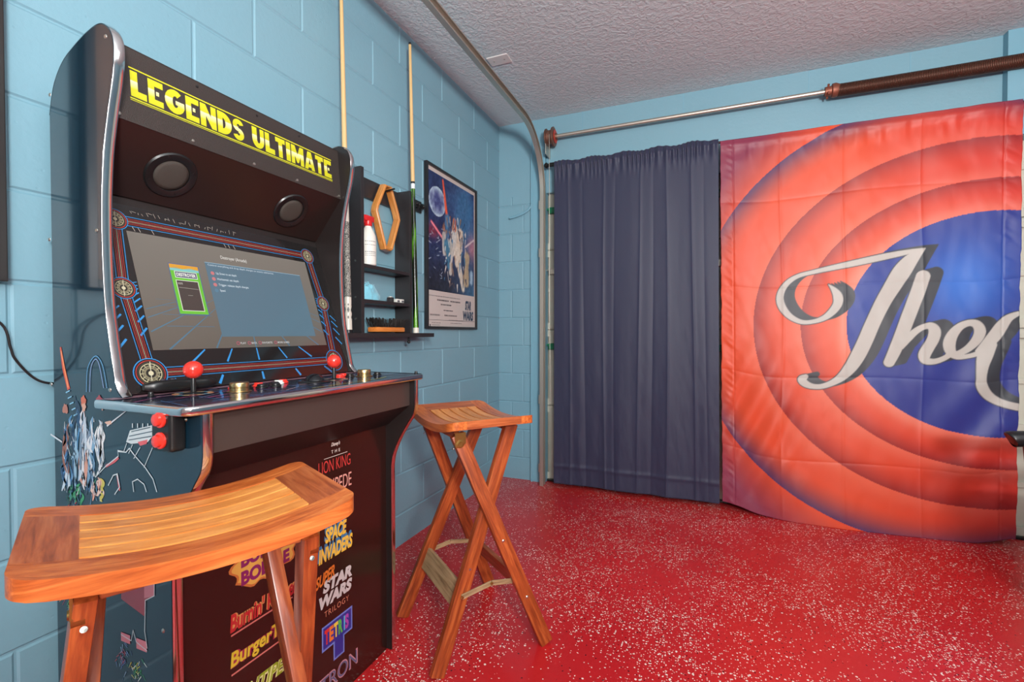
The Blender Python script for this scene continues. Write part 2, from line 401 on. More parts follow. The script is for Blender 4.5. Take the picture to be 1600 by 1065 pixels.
# faint plaster seams on the wall above the door
bm = NB()
for x in (.62, 1.27, 1.95, 2.42): box(bm, x, x+.004, YB-.0015, YB, 2.42, ZC-.002)
struct('trim_3', bm, M_wood_trim)
# garage door: ribbed steel sections with the frame stiles
M_door = mat('door_steel', (196, 194, 178), .42, bump=.12, bscale=12, vary=.08)
bm = NB(); YD = YB+.035
box(bm, .30, 4.9, YD+.03, YD+.06, .012, 2.2)
secs = [0.012, .543, 1.086, 1.654, 2.177]
for a, b in zip(secs, secs[1:]):
    box(bm, .30, 4.9, YD+.008, YD+.03, a+.003, a+.05, .003); box(bm, .30, 4.9, YD+.008, YD+.03, b-.05, b-.004, .003)
    box(bm, .30, 4.9, YD+.018, YD+.03, (a+b)/2-.015, (a+b)/2+.015, .003)
for x in (.372, .86, 1.475, 2.1, 2.845, 3.5, 4.2):
    for a, b in zip(secs, secs[1:]): box(bm, x, x+.05, YD+.004, YD+.03, a+.01, b-.01, .003)
dr = struct('door_1', bm, M_door)
M_green = mat('green_hinge_paint', (30, 120, 84), .4)
for x in (.395, 1.485, 2.84):
    for z in (1.93, .968, 1.50):
        bm = NB(); box(bm, x-.02, x+.035, YD-.022, YD+.006, z-.022, z+.022, .004)
        tube(bm, [(x-.04, YD-.012, z+.01), (x+.04, YD-.012, z+.01)], .008)
        obj('hinge', bm, M_green if z != 1.5 else M_steel, dr, label='green painted hinge' if z != 1.5 else None)
bm = NB(); box(bm, .30, 4.9, YD-.01, YD+.05, 0, .014, .003); obj('weather_seal', bm, M_blackpl, dr)
exec_after = []

# ------------------------------------------------------------------ garage door hardware
t = thing('door_track', (.36, YB-.08, 0), 'long bent galvanised steel garage door track curving from the jamb to under the ceiling', 'door track')
path = [(3.105, 0.0)]+[(3.105, z) for z in (.5, 1.0, 1.5, 1.9, 2.03)]
for k in range(1, 13):
    a = k/12*pi/2; path.append((2.725+.38*math.cos(a), 2.03+.38*math.sin(a)))
path += [(y, 2.41) for y in (2.2, 1.5, .5, -1, -2.6)]
prof = [(x_*.85, y_*.8) for x_, y_ in [(-.016, -.027), (.016, -.027), (.016, -.019), (.012, -.019), (.012, -.024), (-.012, -.024), (-.012, .024), (.012, .024), (.012, .019), (.016, .019), (.016, .027), (-.016, .027)]]
bm = NB(); rings = []
for i, (y, z) in enumerate(path):
    a = path[max(i-1, 0)]; b = path[min(i+1, len(path)-1)]; d = Vector((0, b[0]-a[0], b[1]-a[1])).normalized(); n = Vector((1, 0, 0)).cross(d)
    rings.append([bm.verts.new(Vector((.362, y, z))+Vector((1, 0, 0))*p[0]+n*p[1]) for p in prof])
for A, B in zip(rings, rings[1:]):
    for k in range(len(prof)): bm.faces.new([A[k], A[(k+1) % len(prof)], B[(k+1) % len(prof)], B[k]])
bm.faces.new(rings[0]); bm.faces.new(rings[-1][::-1])
obj('rail', bm, M_steel, t, smooth=35)
for z in (.12, .6, 1.62, 1.95):
    bm = NB(); box(bm, .334, .348, 3.10, YB+.0, z-.03, z+.03, .002); obj('bracket', bm, M_steel, t)
for y in (.2, -1.9):
    bm = NB(); box(bm, .33, .345, y, y+.04, 2.40, ZC, .002); obj('hanger', bm, M_steel, t)

M_rust = mat('rusty_steel', (134, 98, 84), .5, .7, bump=.3, bscale=60, vary=.2)
M_spring = mat('brown_spring_steel', (92, 60, 48), .42, .6, vary=.25, bscale=9)
t = thing('torsion_shaft', (.42, YB-.075, 2.41), 'horizontal steel torsion bar with cable drum and brown coil spring above the curtains', 'torsion spring')
ys, zs_ = YB-.075, 2.405
bm = NB(); tube(bm, [(.385, ys, zs_), (4.6, ys, zs_)], .0127, 14); obj('shaft', bm, M_steel, t, smooth=40)
bm = NB(); lathe(bm, [(.013, -.03), (.052, -.03), (.058, -.026), (.058, -.02), (.046, -.016), (.046, .012), (.05, .016), (.062, .02), (.064, .03), (.05, .034), (.022, .036), (.02, .05), (.013, .05)], (.415, ys, zs_), (1, 0, 0), 28)
obj('cable_drum', bm, M_rust, t, smooth=35)
bm = NB()
lathe(bm, [(.034, .451-.415), (.044, .452-.415), (.044, .454-.415), (.034, .454-.415)], (.415, ys, zs_), (1, 0, 0), 24)
obj('drum_paint_mark', bm, mat('red_mark', (190, 58, 40), .5), t, label='red painted ring on the drum')
bm = NB(); box(bm, .388, .394, ys-.03, YB, zs_-.12, zs_+.03, .002); obj('bracket', bm, M_steel, t)
bm = NB(); tube(bm, [(.425, ys-.05, zs_), (.425, ys-.045, 1.2), (.43, ys+.01, .1)], .0016, 6); obj('lift_cable', bm, M_steel, t)
x0, x1, pitch, R = 2.075, 3.75, .0068, .031
n = int((x1-x0)/pitch)*16; pts = []
for i in range(n+1):
    a = i/16*2*pi; x = x0+(x1-x0)*i/n; pts.append((x, ys+R*math.cos(a), zs_-.004-.003*math.sin((x-x0)*3)+R*math.sin(a)))
bm = NB(); tube(bm, pts, .0036, 5); obj('spring', bm, M_spring, t, smooth=True)
bm = NB(); lathe(bm, [(.014, -.05), (.024, -.05), (.026, -.02), (.036, -.016), (.038, 0), (.03, .02), (.014, .02)], (2.065, ys, zs_), (1, 0, 0), 20)
for k in range(4):
    a = k*pi/2+.6; tube(bm, [(2.03, ys+.02*math.cos(a), zs_+.02*math.sin(a)), (2.03, ys+.038*math.cos(a), zs_+.038*math.sin(a))], .006, 8)
obj('winding_cone', bm, mat('red_brown_cast_iron', (140, 84, 66), .5, .5, bump=.2), t, smooth=40)

bm = NB(); pts = [(.267, YB-.006, 2.50), (.267, YB-.006, 2.05), (.262, YB-.008, 1.99), (.235, YB-.01, 1.945), (.19, YB-.012, 1.92), (.14, YB-.014, 1.905), (.087, YB-.016, 1.895)]
tube(bm, catmull(pts, 6), .0085, 10)
tag(obj('sensor_cable', bm, M_wood_trim, smooth=True), 'blue painted cable stub hanging on the corner wall beside the jamb', 'cable')

bm = NB(); a, b_ = (.281, .405), (2.363, 2.445)
box(bm, a[0], a[1], b_[0], b_[1], ZC-.006, ZC, .003)
o = tag(obj('blank_cover_plate', bm, mat('plate_plastic', (208, 206, 204), .45)), 'small pale blank cover plate on the ceiling beside the door track', 'cover plate')
for x in (.312, .374):
    bm = NB(); lathe(bm, [(0, -.0015), (.004, -.001), (.004, .001)], (x, 2.404, ZC-.0065), (0, 0, 1), 10); obj('screw', bm, M_screw, o)

# ------------------------------------------------------------------ curtain, banner and their rod
t = thing('curtain_rod', (.40, 3.1, 2.225), 'black curtain rod with a ball finial holding the navy curtain and banner', 'curtain rod')
bm = NB(); tube(bm, [(.43, 3.1, 2.213), (3.3, 3.1, 2.19)], .008, 12); obj('pole', bm, M_blackpl, t, smooth=40)
bm = NB(); lathe(bm, [(0, -.05), (.012, -.048), (.019, -.038), (.019, -.03), (.011, -.022), (.011, -.012), (.015, -.008), (.015, .03), (.01, .034), (.01, .06)], (.425, 3.1, 2.214), (1, 0, 0), 20)
obj('finial', bm, M_blackpl, t, smooth=40)

def noise2(x, y, seed, oct=3):
    """cheap smooth value noise for cloth relief"""
    r = np.random.RandomState(seed); out = 0; amp = 1
    for k in range(oct):
        T = r.rand(64, 64); X = x*(2**k); Y = y*(2**k)
        xi = np.floor(X).astype(int); yi = np.floor(Y).astype(int); fx = X-xi; fy = Y-yi
        fx = fx*fx*(3-2*fx); fy = fy*fy*(3-2*fy); g = lambda a, b: T[a % 64, b % 64]
        out = out+amp*((g(xi, yi)*(1-fx)+g(xi+1, yi)*fx)*(1-fy)+(g(xi, yi+1)*(1-fx)+g(xi+1, yi+1)*fx)*fy-.5); amp *= .5
    return out
def grid_obj(name, X, Y, Z, m, parent=None, cols=None, thick=0, label=None):
    nr, nc = X.shape; V = np.stack([X, Y, Z], -1).reshape(-1, 3)
    i = np.arange(nr*nc).reshape(nr, nc); Q = np.stack([i[:-1, :-1], i[:-1, 1:], i[1:, 1:], i[1:, :-1]], -1).reshape(-1, 4)
    org = Vector((float(V[:, 0].mean()), float(V[:, 1].mean()), float(V[:, 2].min()))) if parent is None else Vector(parent.location)
    me = bpy.data.meshes.new(name); me.vertices.add(len(V)); me.vertices.foreach_set('co', (V-np.array(org)).ravel().astype(np.float32))
    me.loops.add(Q.size); me.loops.foreach_set('vertex_index', Q.ravel().astype(np.int32))
    me.polygons.add(len(Q)); me.polygons.foreach_set('loop_start', (np.arange(len(Q))*4).astype(np.int32)); me.polygons.foreach_set('loop_total', np.full(len(Q), 4, np.int32))
    me.polygons.foreach_set('use_smooth', np.ones(len(Q), bool)); me.update(calc_edges=True); me.validate()
    if cols is not None:
        at = me.attributes.new('col', 'FLOAT_COLOR', 'POINT'); c = np.concatenate([cols.reshape(-1, 3), np.ones((nr*nc, 1))], 1)
        at.data.foreach_set('color', c.ravel().astype(np.float32))
    me.materials.append(m); o = bpy.data.objects.new(name, me); C.objects.link(o)
    if parent is None: o.location = org
    else: o.parent = parent
    if thick:
        s = o.modifiers.new('thickness', 'SOLIDIFY'); s.thickness = thick; s.offset = 1
    if label: o['label'] = label
    return o
def np_lin(a):
    a = np.asarray(a, float)/255; return np.where(a <= .04045, a/12.92, ((a+.055)/1.055)**2.4)
# navy curtain
nx, nz = 300, 320
s, q = np.meshgrid(np.linspace(0, 1, nx), np.linspace(0, 1, nz))      # q 0 = hem, 1 = top
zc = .034+(2.225-.034)*q+.006*np.sin(s*31)*(q > .99)
xc = .452+s*(1.022+.020*(1-q))
fold = .018*noise2(s*7, q*1.3, 3, 2)+.005*noise2(s*17, q*1.1+3, 13, 2)
for c_, w_, a_ in ((.10, .010, .008), (.20, .014, -.007), (.335, .008, .010), (.40, .012, -.006), (.545, .008, .010), (.62, .014, -.008), (.705, .007, .009), (.86, .008, .011), (.93, .012, -.006)):
    fold = fold+a_*np.exp(-np.abs(s-c_-.012*np.sin(q*3+c_*9))/w_)
gather = .006*np.sin(s*190+3*np.sin(s*23))*np.exp(-((q-.985)/.03)**2)
yc = 3.085-(.35+.65*(1-q))*fold*.8-gather-.008*np.exp(-((q-.985)/.008)**2)
yc += .004*noise2(s*22+q*3, q*14, 9)*np.clip(1-q*1.5, .15, 1)-.004*np.exp(-((q-.055)/.006)**2)
M_navy = mat('navy_curtain_fabric', (38, 42, 68), .55, sheen=.2, bump=.12, bscale=500)
curt = grid_obj('curtain', xc, yc, zc, M_navy, thick=.0012)
tag(curt, 'dark navy blue gathered curtain hanging over the garage door left of the banner', 'curtain')
# orange ringed banner with script lettering
nx, nz = 420, 620
s, q = np.meshgrid(np.linspace(0, 1, nx), np.linspace(0, 1, nz))
xb = (1.484+.026*(1-q))+s*(2.838-1.484-.026*(1-q)); zb = .012+(2.205-.012)*q
zb += (1-q)*(.055*np.exp(-(s/.12)**2)+.04*np.exp(-((1-s)/.08)**2)-.012)
xb += .004*noise2(q*40, s*0, 5)*(np.exp(-(s/.02)**2)+np.exp(-((1-s)/.02)**2))
yb_ = 3.088-.06*(1-q)**1.3*np.sin(pi*np.clip(s*.9+.1, 0, 1))
cre = lambda v, c, w_: np.exp(-np.abs(v-c)/w_)
rel = .016*noise2(s*3.2+q*1.1, q*2.4-s, 11)+.006*noise2(s*9-q*2, q*9+s*4, 17)
for c in (.235, .455, .71): rel += .0028*cre(s+.006*np.sin(q*9), c, .006)
for c in (.16, .37, .60, .83): rel -= .0022*cre(q+.004*np.sin(s*8), c, .004)
pk = np.exp(-((s-.035)/.022)**2)+np.exp(-((s-.965)/.022)**2)
rel += .0065*pk*noise2(s*14, q*52+s*20, 23, 2)-.003*(np.exp(-((s-.05)/.003)**2)+np.exp(-((s-.95)/.003)**2))
rel += .010*np.exp(-((q-.965)/.03)**2)*noise2(s*26, q*12, 29, 2)
rel += .012*np.clip(1-np.hypot((s-.12)/.25, (q-.22)/.28), 0, 1)*np.sin((s*2.2-q*1.6)*26)
rel += .010*np.clip(1-np.hypot((s-.88)/.22, (q-.25)/.30), 0, 1)*np.sin((s*1.3-q*1.5)*24)
yb_ = yb_-rel-.007*np.exp(-((q-.985)/.009)**2)
# printed design, laid out on the flat cloth
def er(cx, cz, rx, rz): return np.hypot((xb-cx)/rx, (zb-cz)/rz)
col = np.zeros((nz, nx, 3))
def blend(a, b, t): t = np.clip(t, 0, 1)[..., None]; return a*(1-t)+b*t
OR, RD, DK, PK = (np.array(c, float) for c in ((216, 76, 42), (196, 42, 35), (104, 20, 34), (232, 150, 130)))
d1, d2, d3, d4 = er(2.732, 1.106, .6135, .5656), er(2.732, 1.107, .829, .7286), er(2.677, 1.11, 1.0094, .9318), er(2.5, 1.12, 1.150, 1.158)
right = np.clip((xb-2.1)/.7, 0, 1)
base = blend(np.broadcast_to(OR, col.shape), np.broadcast_to(RD, col.shape), right*.75+.12*noise2(s*3, q*3, 4))
rad = np.hypot(xb-2.6, zb-1.1)
# each band is air-brushed from dark at its outer rim line to bright inside
def band(col, din, dout, mask, strength, tint):
    t = np.clip((1-dout)/.13, 0, 1); shade = (1-t)**1.6*strength
    return np.where(mask[..., None], blend(col, np.broadcast_to(tint, col.shape), shade), col)
col = base.copy()
edge_dark = np.clip((d4-1)/.25, 0, 1)
PUR = np.array((70, 48, 96), float); WINE = np.array((132, 50, 74), float)
col = np.where((d4 >= 1)[..., None], blend(base, np.broadcast_to(WINE, base.shape), np.clip((np.hypot((xb-2.5)/1.12, (zb-1.12)/1.22)-.97)/.16, 0, 1)), col)
col = band(col, d3, d4, (d4 < 1) & (d3 >= 1), .95*(1-.9*np.clip(1-np.abs(zb-1.12)/.75, 0, 1)), PUR)
col = band(col, d2, d3, (d3 < 1) & (d2 >= 1), .62, DK)
col = band(col, d1, d2, (d2 < 1) & (d1 >= 1), .58, DK)
glow = (d1 >= 1)*np.exp(-(np.clip(d1-1, 0, 9)/.10)**2)*.75*(1-.35*right)
col = blend(col, np.broadcast_to(PK, col.shape), glow)
g2 = (d2 >= 1)*(d3 < 1)*np.exp(-((d2-1)/.07)**2)*.35; col = blend(col, np.broadcast_to(PK, col.shape), g2)
g3 = (d3 >= 1)*(d4 < 1)*np.exp(-((d3-1)/.06)**2)*.25; col = blend(col, np.broadcast_to(PK, col.shape), g3)
BL1, BL2 = np.array((44, 52, 128), float), np.array((52, 108, 196), float)
bl = blend(np.broadcast_to(BL1, col.shape), np.broadcast_to(BL2, col.shape), np.exp(-((xb-2.62)/.2)**2-((zb-1.32)/.24)**2)+.25*np.exp(-((xb-2.2)/.15)**2-((zb-1.2)/.3)**2))
col = np.where((d1 < 1)[..., None], bl, col)
# lettering: strokes with a varying half width, in the plane of the cloth
U = lambda px, py: ((lambda p: (p.x, p.z))(on(1200+px/3.8025, 370+py/3.8025, 1, 3.06)))
strokes = [
 [(362, 282, 3), (392, 312, 16), (415, 350, 27), (415, 395, 27), (385, 440, 24), (335, 480, 18), (270, 502, 14), (200, 505, 15), (135, 475, 19), (90, 425, 23), (72, 370, 23), (85, 315, 20), (125, 265, 17), (185, 230, 14), (270, 208, 14), (380, 183, 17), (500, 158, 20), (620, 132, 21), (730, 108, 20), (830, 88, 16), (900, 73, 9), (938, 66, 4)],
 [(938, 66, 5), (900, 92, 22), (850, 140, 40), (800, 205, 50), (745, 290, 47), (695, 370, 44), (650, 455, 42), (610, 540, 42), (575, 620, 42), (535, 700, 42), (490, 770, 37), (440, 825, 28), (385, 862, 20), (320, 885, 17), (265, 886, 18), (220, 870, 24), (200, 845, 26), (222, 828, 16)],
 [(928, 232, 38), (905, 300, 38), (870, 390, 38), (830, 490, 38), (790, 590, 37), (750, 680, 34), (718, 745, 30)],
 [(790, 655, 16), (830, 605, 22), (880, 560, 20), (930, 533, 18), (975, 530, 24), (995, 560, 32), (985, 605, 32), (955, 655, 32), (930, 700, 32), (935, 733, 24), (985, 740, 18), (1040, 725, 16), (1085, 700, 16)],
 [(1075, 702, 16), (1140, 692, 18), (1200, 660, 22), (1250, 610, 27), (1270, 560, 30), (1250, 520, 26), (1205, 510, 20), (1150, 530, 22), (1105, 575, 28), (1082, 630, 32), (1090, 680, 28), (1130, 712, 17), (1200, 708, 14), (1270, 690, 16)],
 [(1265, 680, 20), (1320, 630, 30), (1370, 575, 34), (1410, 520, 30), (1450, 480, 22), (1505, 455, 14), (1530, 450, 10)],
 [(1330, 640, 34), (1300, 700, 38), (1280, 770, 30), (1272, 840, 26), (1278, 890, 30), (1310, 935, 28), (1360, 970, 24), (1420, 995, 22), (1490, 1012, 22), (1530, 1018, 22)]]
def stroke_field(dx, dz, grow=0):
    D = np.full(xb.shape, 9.)
    for st in strokes:
        P = []
        for a, b, w_ in st:
            u, v = U(a, b); P.append((u+dx, v+dz, w_/3.8025*.0031+grow))
        fine = []
        for i in range(len(P)-1):
            p0, p1, p2, p3 = P[max(i-1, 0)], P[i], P[i+1], P[min(i+2, len(P)-1)]
            for k in range(5):
                t_ = k/5; fine.append(tuple(.5*(2*b+(c-a)*t_+(2*a-5*b+4*c-d)*t_*t_+(-a+3*b-3*c+d)*t_**3) for a, b, c, d in zip(p0, p1, p2, p3)))
        fine.append(P[-1])
        for (ax, az, ar), (bx, bz, br) in zip(fine, fine[1:]):
            dx_, dz_ = bx-ax, bz-az; LL = dx_*dx_+dz_*dz_+1e-12
            tt = np.clip(((xb-ax)*dx_+(zb-az)*dz_)/LL, 0, 1)
            D = np.minimum(D, np.hypot(xb-ax-tt*dx_, zb-az-tt*dz_)-(ar+(br-ar)*tt))
    return D
dark = np.full(xb.shape, 9.)
for k in range(1, 5): dark = np.minimum(dark, stroke_field(.0135*k, .0040*k))
dark = np.minimum(dark, stroke_field(0, 0, .004))
white = stroke_field(0, 0)
col = blend(col, np.broadcast_to(np.array((52, 54, 60), float), col.shape), (.002-dark)/.004)
col = blend(col, np.broadcast_to(np.array((184, 178, 170), float), col.shape), (.002-white)/.004)
m_ban = attr_mat('banner_polyester', .5, bump=.05, bscale=700)
ban = grid_obj('banner', xb, yb_, zb, m_ban, cols=np_lin(np.clip(col, 0, 255)), thick=.001)
tag(ban, 'orange ringed fabric banner with blue centre and white script reading The C', 'banner')

# ------------------------------------------------------------------ arcade cabinet
YN, YF = .592, 1.308; TH = .02; DZ = .925
cab = thing('arcade_cabinet', (.24, .95, 0), 'tall black upright arcade cabinet with lit screen and yellow LEGENDS ULTIMATE marquee', 'arcade machine')
up_pts = [(.290, .925, 0), (.270, .945, 0), (.258, .99, 0), (.245, 1.05, 0), (.233, 1.12, 0), (.226, 1.22, 0), (.225, 1.32, 0), (.230, 1.40, 0), (.238, 1.46, 0), (.254, 1.53, 0), (.270, 1.59, 0), (.276, 1.635, 0), (.272, 1.668, 0), (.256, 1.692, 0), (.228, 1.705, 0), (.19, 1.70, 0), (.14, 1.682, 0), (.09, 1.655, 0), (.055, 1.61, 0), (.038, 1.55, 0)]
up_ = [(p.x, p.y) for p in catmull(up_pts, 5)]
low_ = [(.44, 0.003), (.44, .60)]+[(p.x, p.y) for p in catmull([(.44, .62, 0), (.447, .66, 0), (.47, .712, 0), (.505, .768, 0), (.527, .80, 0), (.533, .83, 0)], 4)]+[(.533, .912)]
edge = low_+[(.533, .915)]+[(.290, .915)]+up_
outline = [(.038, .003)]+edge
M_side = mat('teal_black_side_vinyl', (18, 42, 56), .14, coat=.6, spec=.5, crough=.06)
for y0, y1 in ((YN, YN+TH), (YF-TH, YF)):
    bm = NB(); prism(bm, outline, 1, y0, y1)
    if y0 == YN:
        for f in bm.faces: f.material_index = 1 if f.calc_center_median().y > YN+TH-.001 and abs(f.normal.y) > .9 else 0
        sp = obj('side_panel', bm, [M_side, M_black], cab); near_panel = sp
    else:
        for f in bm.faces: f.material_index = 1 if f.calc_center_median().y > YF-.001 and abs(f.normal.y) > .9 else 0
        sp = obj('side_panel', bm, [M_black, M_side], cab)
    # chrome t-molding round the edge
    bm = NB(); yc_ = (y0+y1)/2; hw = TH/2
    for seg in (low_, up_):
        P = [Vector((p[0], 0, p[1])) for p in seg]; rg = []
        for i, p in enumerate(P):
            d = (P[min(i+1, len(P)-1)]-P[max(i-1, 0)]).normalized(); n = Vector((d.z, 0, -d.x))
            rg.append([bm.verts.new(p+n*(.0004+.0042*math.cos(a)**.8 if abs(math.cos(a)) > 1e-6 else .0)+Vector((0, yc_+math.sin(a)*(hw+.0006), 0))) for a in [(-pi/2)+pi*k/8 for k in range(1, 8)]])
        for A, B in zip(rg, rg[1:]):
            for k in range(6): bm.faces.new([A[k], A[k+1], B[k+1], B[k]])
    obj('edge_molding', bm, M_chrome, sp, smooth=True)
yi0, yi1 = YN+TH, YF-TH
# body: back, top, base, behind everything
bm = NB(); box(bm, .045, .06, yi0, yi1, .02, 1.62); obj('back_panel', bm, M_black, cab)
bm = NB(); prism(bm, [(.06, 1.60), (.06, 1.615), (.13, 1.665), (.222, 1.692), (.222, 1.68), (.13, 1.65)], 1, yi0, yi1); obj('top_panel', bm, M_black, cab)
# marquee
ma, mb_ = Vector((.237, 0, 1.523)), Vector((.2225, 0, 1.689)); md = (mb_-ma).normalized(); mn = Vector((md.z, 0, -md.x))
bm = NB(); prism(bm, [(ma.x, ma.z), (mb_.x, mb_.z), (mb_.x-.012, mb_.z), (ma.x-.012, ma.z)], 1, yi0, yi1)
M_marq = mat('satin_black_panel', (52, 45, 42), .35, bump=.3, bscale=450)
mq = obj('marquee', bm, M_marq, cab)
YELL = (226, 216, 44)
def mfn(u, v, o): p = ma+md*((v-1.523)*(mb_-ma).length/.166)+mn*o; return (p.x, u, p.z)
def yel(u, v):
    t = (v-1.583)/.055
    st = [(0, (206, 204, 30)), (.42, (236, 228, 60)), (.5, (236, 230, 170)), (.62, (226, 222, 150)), (.66, (206, 198, 30)), (1, (232, 222, 36))]
    for (a, ca), (b, cb) in zip(st, st[1:]):
        if t <= b: k = (t-a)/(b-a) if b > a else 0; k = min(max(k, 0), 1); return tuple(x+(y-x)*k for x, y in zip(ca, cb))
    return st[-1][1]
A = Art(mfn); A.rect(.646, 1.6445, 1.252, 1.6475, YELL, 1); A.rect(.646, 1.577, 1.252, 1.5798, YELL, 1); A.rect(.646, 1.5735, 1.252, 1.5750, (190, 180, 60), 1)
# heavy hand-cut capitals: each glyph is a set of shapes on a 1 x 1 cell
G = {
 'L': (.62, [[(0, 0), (0, 1), (.45, 1), (.45, .26), (1, .26), (1, 0)]]),
 'E': (.62, [[(0, 0), (0, 1), (.42, 1), (.42, 0)], [(.42, .76), (.42, 1), (1, 1), (1, .76)], [(.42, 0), (.42, .24), (1, .24), (1, 0)], [(.52, .42), (.52, .58), (.72, .58), (.72, .42)]]),
 'G': (.86, 'G'), 'S': (.62, 'S'), 'D': (.76, 'D'), 'U': (.74, 'U'),
 'N': (.80, [[(0, 0), (0, 1), (.34, 1), (.66, .5), (.66, 1), (1, 1), (1, 0), (.70, 0), (.34, .5), (.34, 0)]]),
 'T': (.66, [[(0, .76), (0, 1), (1, 1), (1, .76)], [(.3, 0), (.3, .76), (.7, .76), (.7, 0)]]),
 'I': (.30, [[(0, 0), (0, 1), (1, 1), (1, 0)]]),
 'M': (.92, [[(0, 0), (0, 1), (.3, 1), (.5, .55), (.7, 1), (1, 1), (1, 0), (.73, 0), (.73, .45), (.57, .1), (.43, .1), (.27, .45), (.27, 0)]]),
 'A': (.80, [[(0, 0), (.32, 1), (.5, 1), (.5, .62), (.32, 0)], [(.68, 0), (.5, .62), (.5, 1), (.68, 1), (1, 0)], [(.36, .12), (.42, .3), (.58, .3), (.64, .12)]])}
def arcpts(cx, cy, rx, ry, a0, a1, n=14): return [(cx+rx*math.cos(math.radians(a0+(a1-a0)*k/n)), cy+ry*math.sin(math.radians(a0+(a1-a0)*k/n))) for k in range(n+1)]
def bandq(o, i): return [[o[k], o[k+1], i[k+1], i[k]] for k in range(len(o)-1)]
G['G'] = (.86, bandq(arcpts(.52, .5, .52, .5, 50, 340), arcpts(.54, .5, .15, .24, 50, 340))+[[(.55, .56), (1, .56), (1, .3), (.55, .4)]])
G['D'] = (.76, [[(0, 0), (0, 1), (.36, 1), (.36, 0)]]+bandq(arcpts(.36, .5, .64, .5, -90, 90), arcpts(.36, .5, .2, .24, -90, 90)))
G['U'] = (.74, [[(0, .4), (0, 1), (.4, 1), (.4, .4)], [(.66, .4), (.66, 1), (1, 1), (1, .4)]]+bandq(arcpts(.5, .42, .5, .42, 180, 360), arcpts(.53, .42, .13, .16, 180, 360)))
G['S'] = (.62, bandq(arcpts(.5, .71, .5, .29, 15, 270), arcpts(.5, .71, .12, .06, 15, 270))+bandq(arcpts(.5, .29, .5, .29, 90, -165), arcpts(.5, .29, .12, .06, 90, -165)))
def glyphs(A, s, u0, u1, v0, v1, col, lay, gap=.10, slant=0):
    tot = sum((G[c][0] if c != ' ' else .36)+gap for c in s)-gap; k = (u1-u0)/tot; u = u0
    for c in s:
        if c == ' ': u += (.36+gap)*k; continue
        w_, shp = G[c]
        for p in shp: A.poly([(u+x*w_*k+slant*y*(v1-v0), v0+y*(v1-v0)) for x, y in p], col, lay)
        u += (w_+gap)*k
glyphs(A, 'LEGENDS ULTIMATE', .648, 1.250, 1.583, 1.6405, yel, 1, gap=.07)
def yellow_mat():
    m, nt, b = newmat('yellow_gradient_print'); L = nt.links.new; tc = nt.nodes.new('ShaderNodeTexCoord'); sx = nt.nodes.new('ShaderNodeSeparateXYZ'); L(tc.outputs['Object'], sx.inputs[0])
    r = nt.nodes.new('ShaderNodeMapRange'); r.inputs[1].default_value = 1.583; r.inputs[2].default_value = 1.6405; L(sx.outputs[2], r.inputs[0])
    cr = nt.nodes.new('ShaderNodeValToRGB'); L(r.outputs[0], cr.inputs[0]); e = cr.color_ramp.elements
    e[0].position = 0; e[0].color = (*lin((186, 190, 30)), 1); e[1].position = 1; e[1].color = (*lin((206, 204, 34)), 1)
    for p_, c_ in ((.30, (196, 194, 34)), (.44, (222, 218, 130)), (.60, (224, 220, 176)), (.63, (186, 186, 30))):
        k = e.new(p_); k.color = (*lin(c_), 1)
    L(cr.outputs[0], b.inputs['Base Color']); b.inputs['Roughness'].default_value = .4; return m
A.build('lettering', yellow_mat(), mq, label='yellow LEGENDS ULTIMATE lettering between two yellow lines')
for y in (.622, .78, .95, 1.10, 1.279):
    bm = NB(); p = ma+md*.010; lathe(bm, [(0, .002), (.0035, .0015), (.004, 0)], (p.x, y, p.z), mn, 10); obj('screw', bm, M_screw, mq)
for y in (.80, .97, 1.12):
    bm = NB(); p = ma+md*.155; lathe(bm, [(0, .002), (.003, .0015), (.0035, 0)], (p.x, y, p.z), mn, 10); obj('screw', bm, M_blackpl, mq)
# speaker panel
sa, sb = Vector((.122, 0, 1.385)), Vector((.235, 0, 1.523)); sd = (sb-sa).normalized(); sn = Vector((sd.z, 0, -sd.x))
bm = NB(); prism(bm, [(sa.x, sa.z), (sb.x, sb.z), (sb.x-.02, sb.z+.012), (sa.x-.012, sa.z+.012)], 1, yi0, yi1); obj('speaker_panel', bm, mat('dark_brown_black_laminate', (38, 27, 25), .28, vary=.15, bscale=5), cab)
for y in (.765, 1.131):
    c = sa+sd*.086; bm = NB()
    lathe(bm, [(.041, -.004), (.041, .003), (.044, .0045), (.057, .0045), (.060, .001), (.060, -.004)], (c.x, y, c.z), sn, 40)
    for k in range(4):
        a = k*pi/2+.5; p = Vector((c.x, y, c.z))+sn*.0045+(sd*math.sin(a)+Vector((0, 1, 0))*math.cos(a))*.0505
        lathe(bm, [(.0028, 0), (.0028, .0015), (0, .002)], p, sn, 8)
    sk = obj('speaker', bm, M_blackpl, cab, smooth=35)
    bm = NB(); lathe(bm, [(.040, -.003), (.039, .002), (.03, .0035), (.012, .004), (0, .0035)], (c.x, y, c.z), sn, 36)
    obj('speaker_cone', bm, mat('dark_mesh', (66, 60, 54), .5, bump=.6, bscale=900), sk, smooth=True)
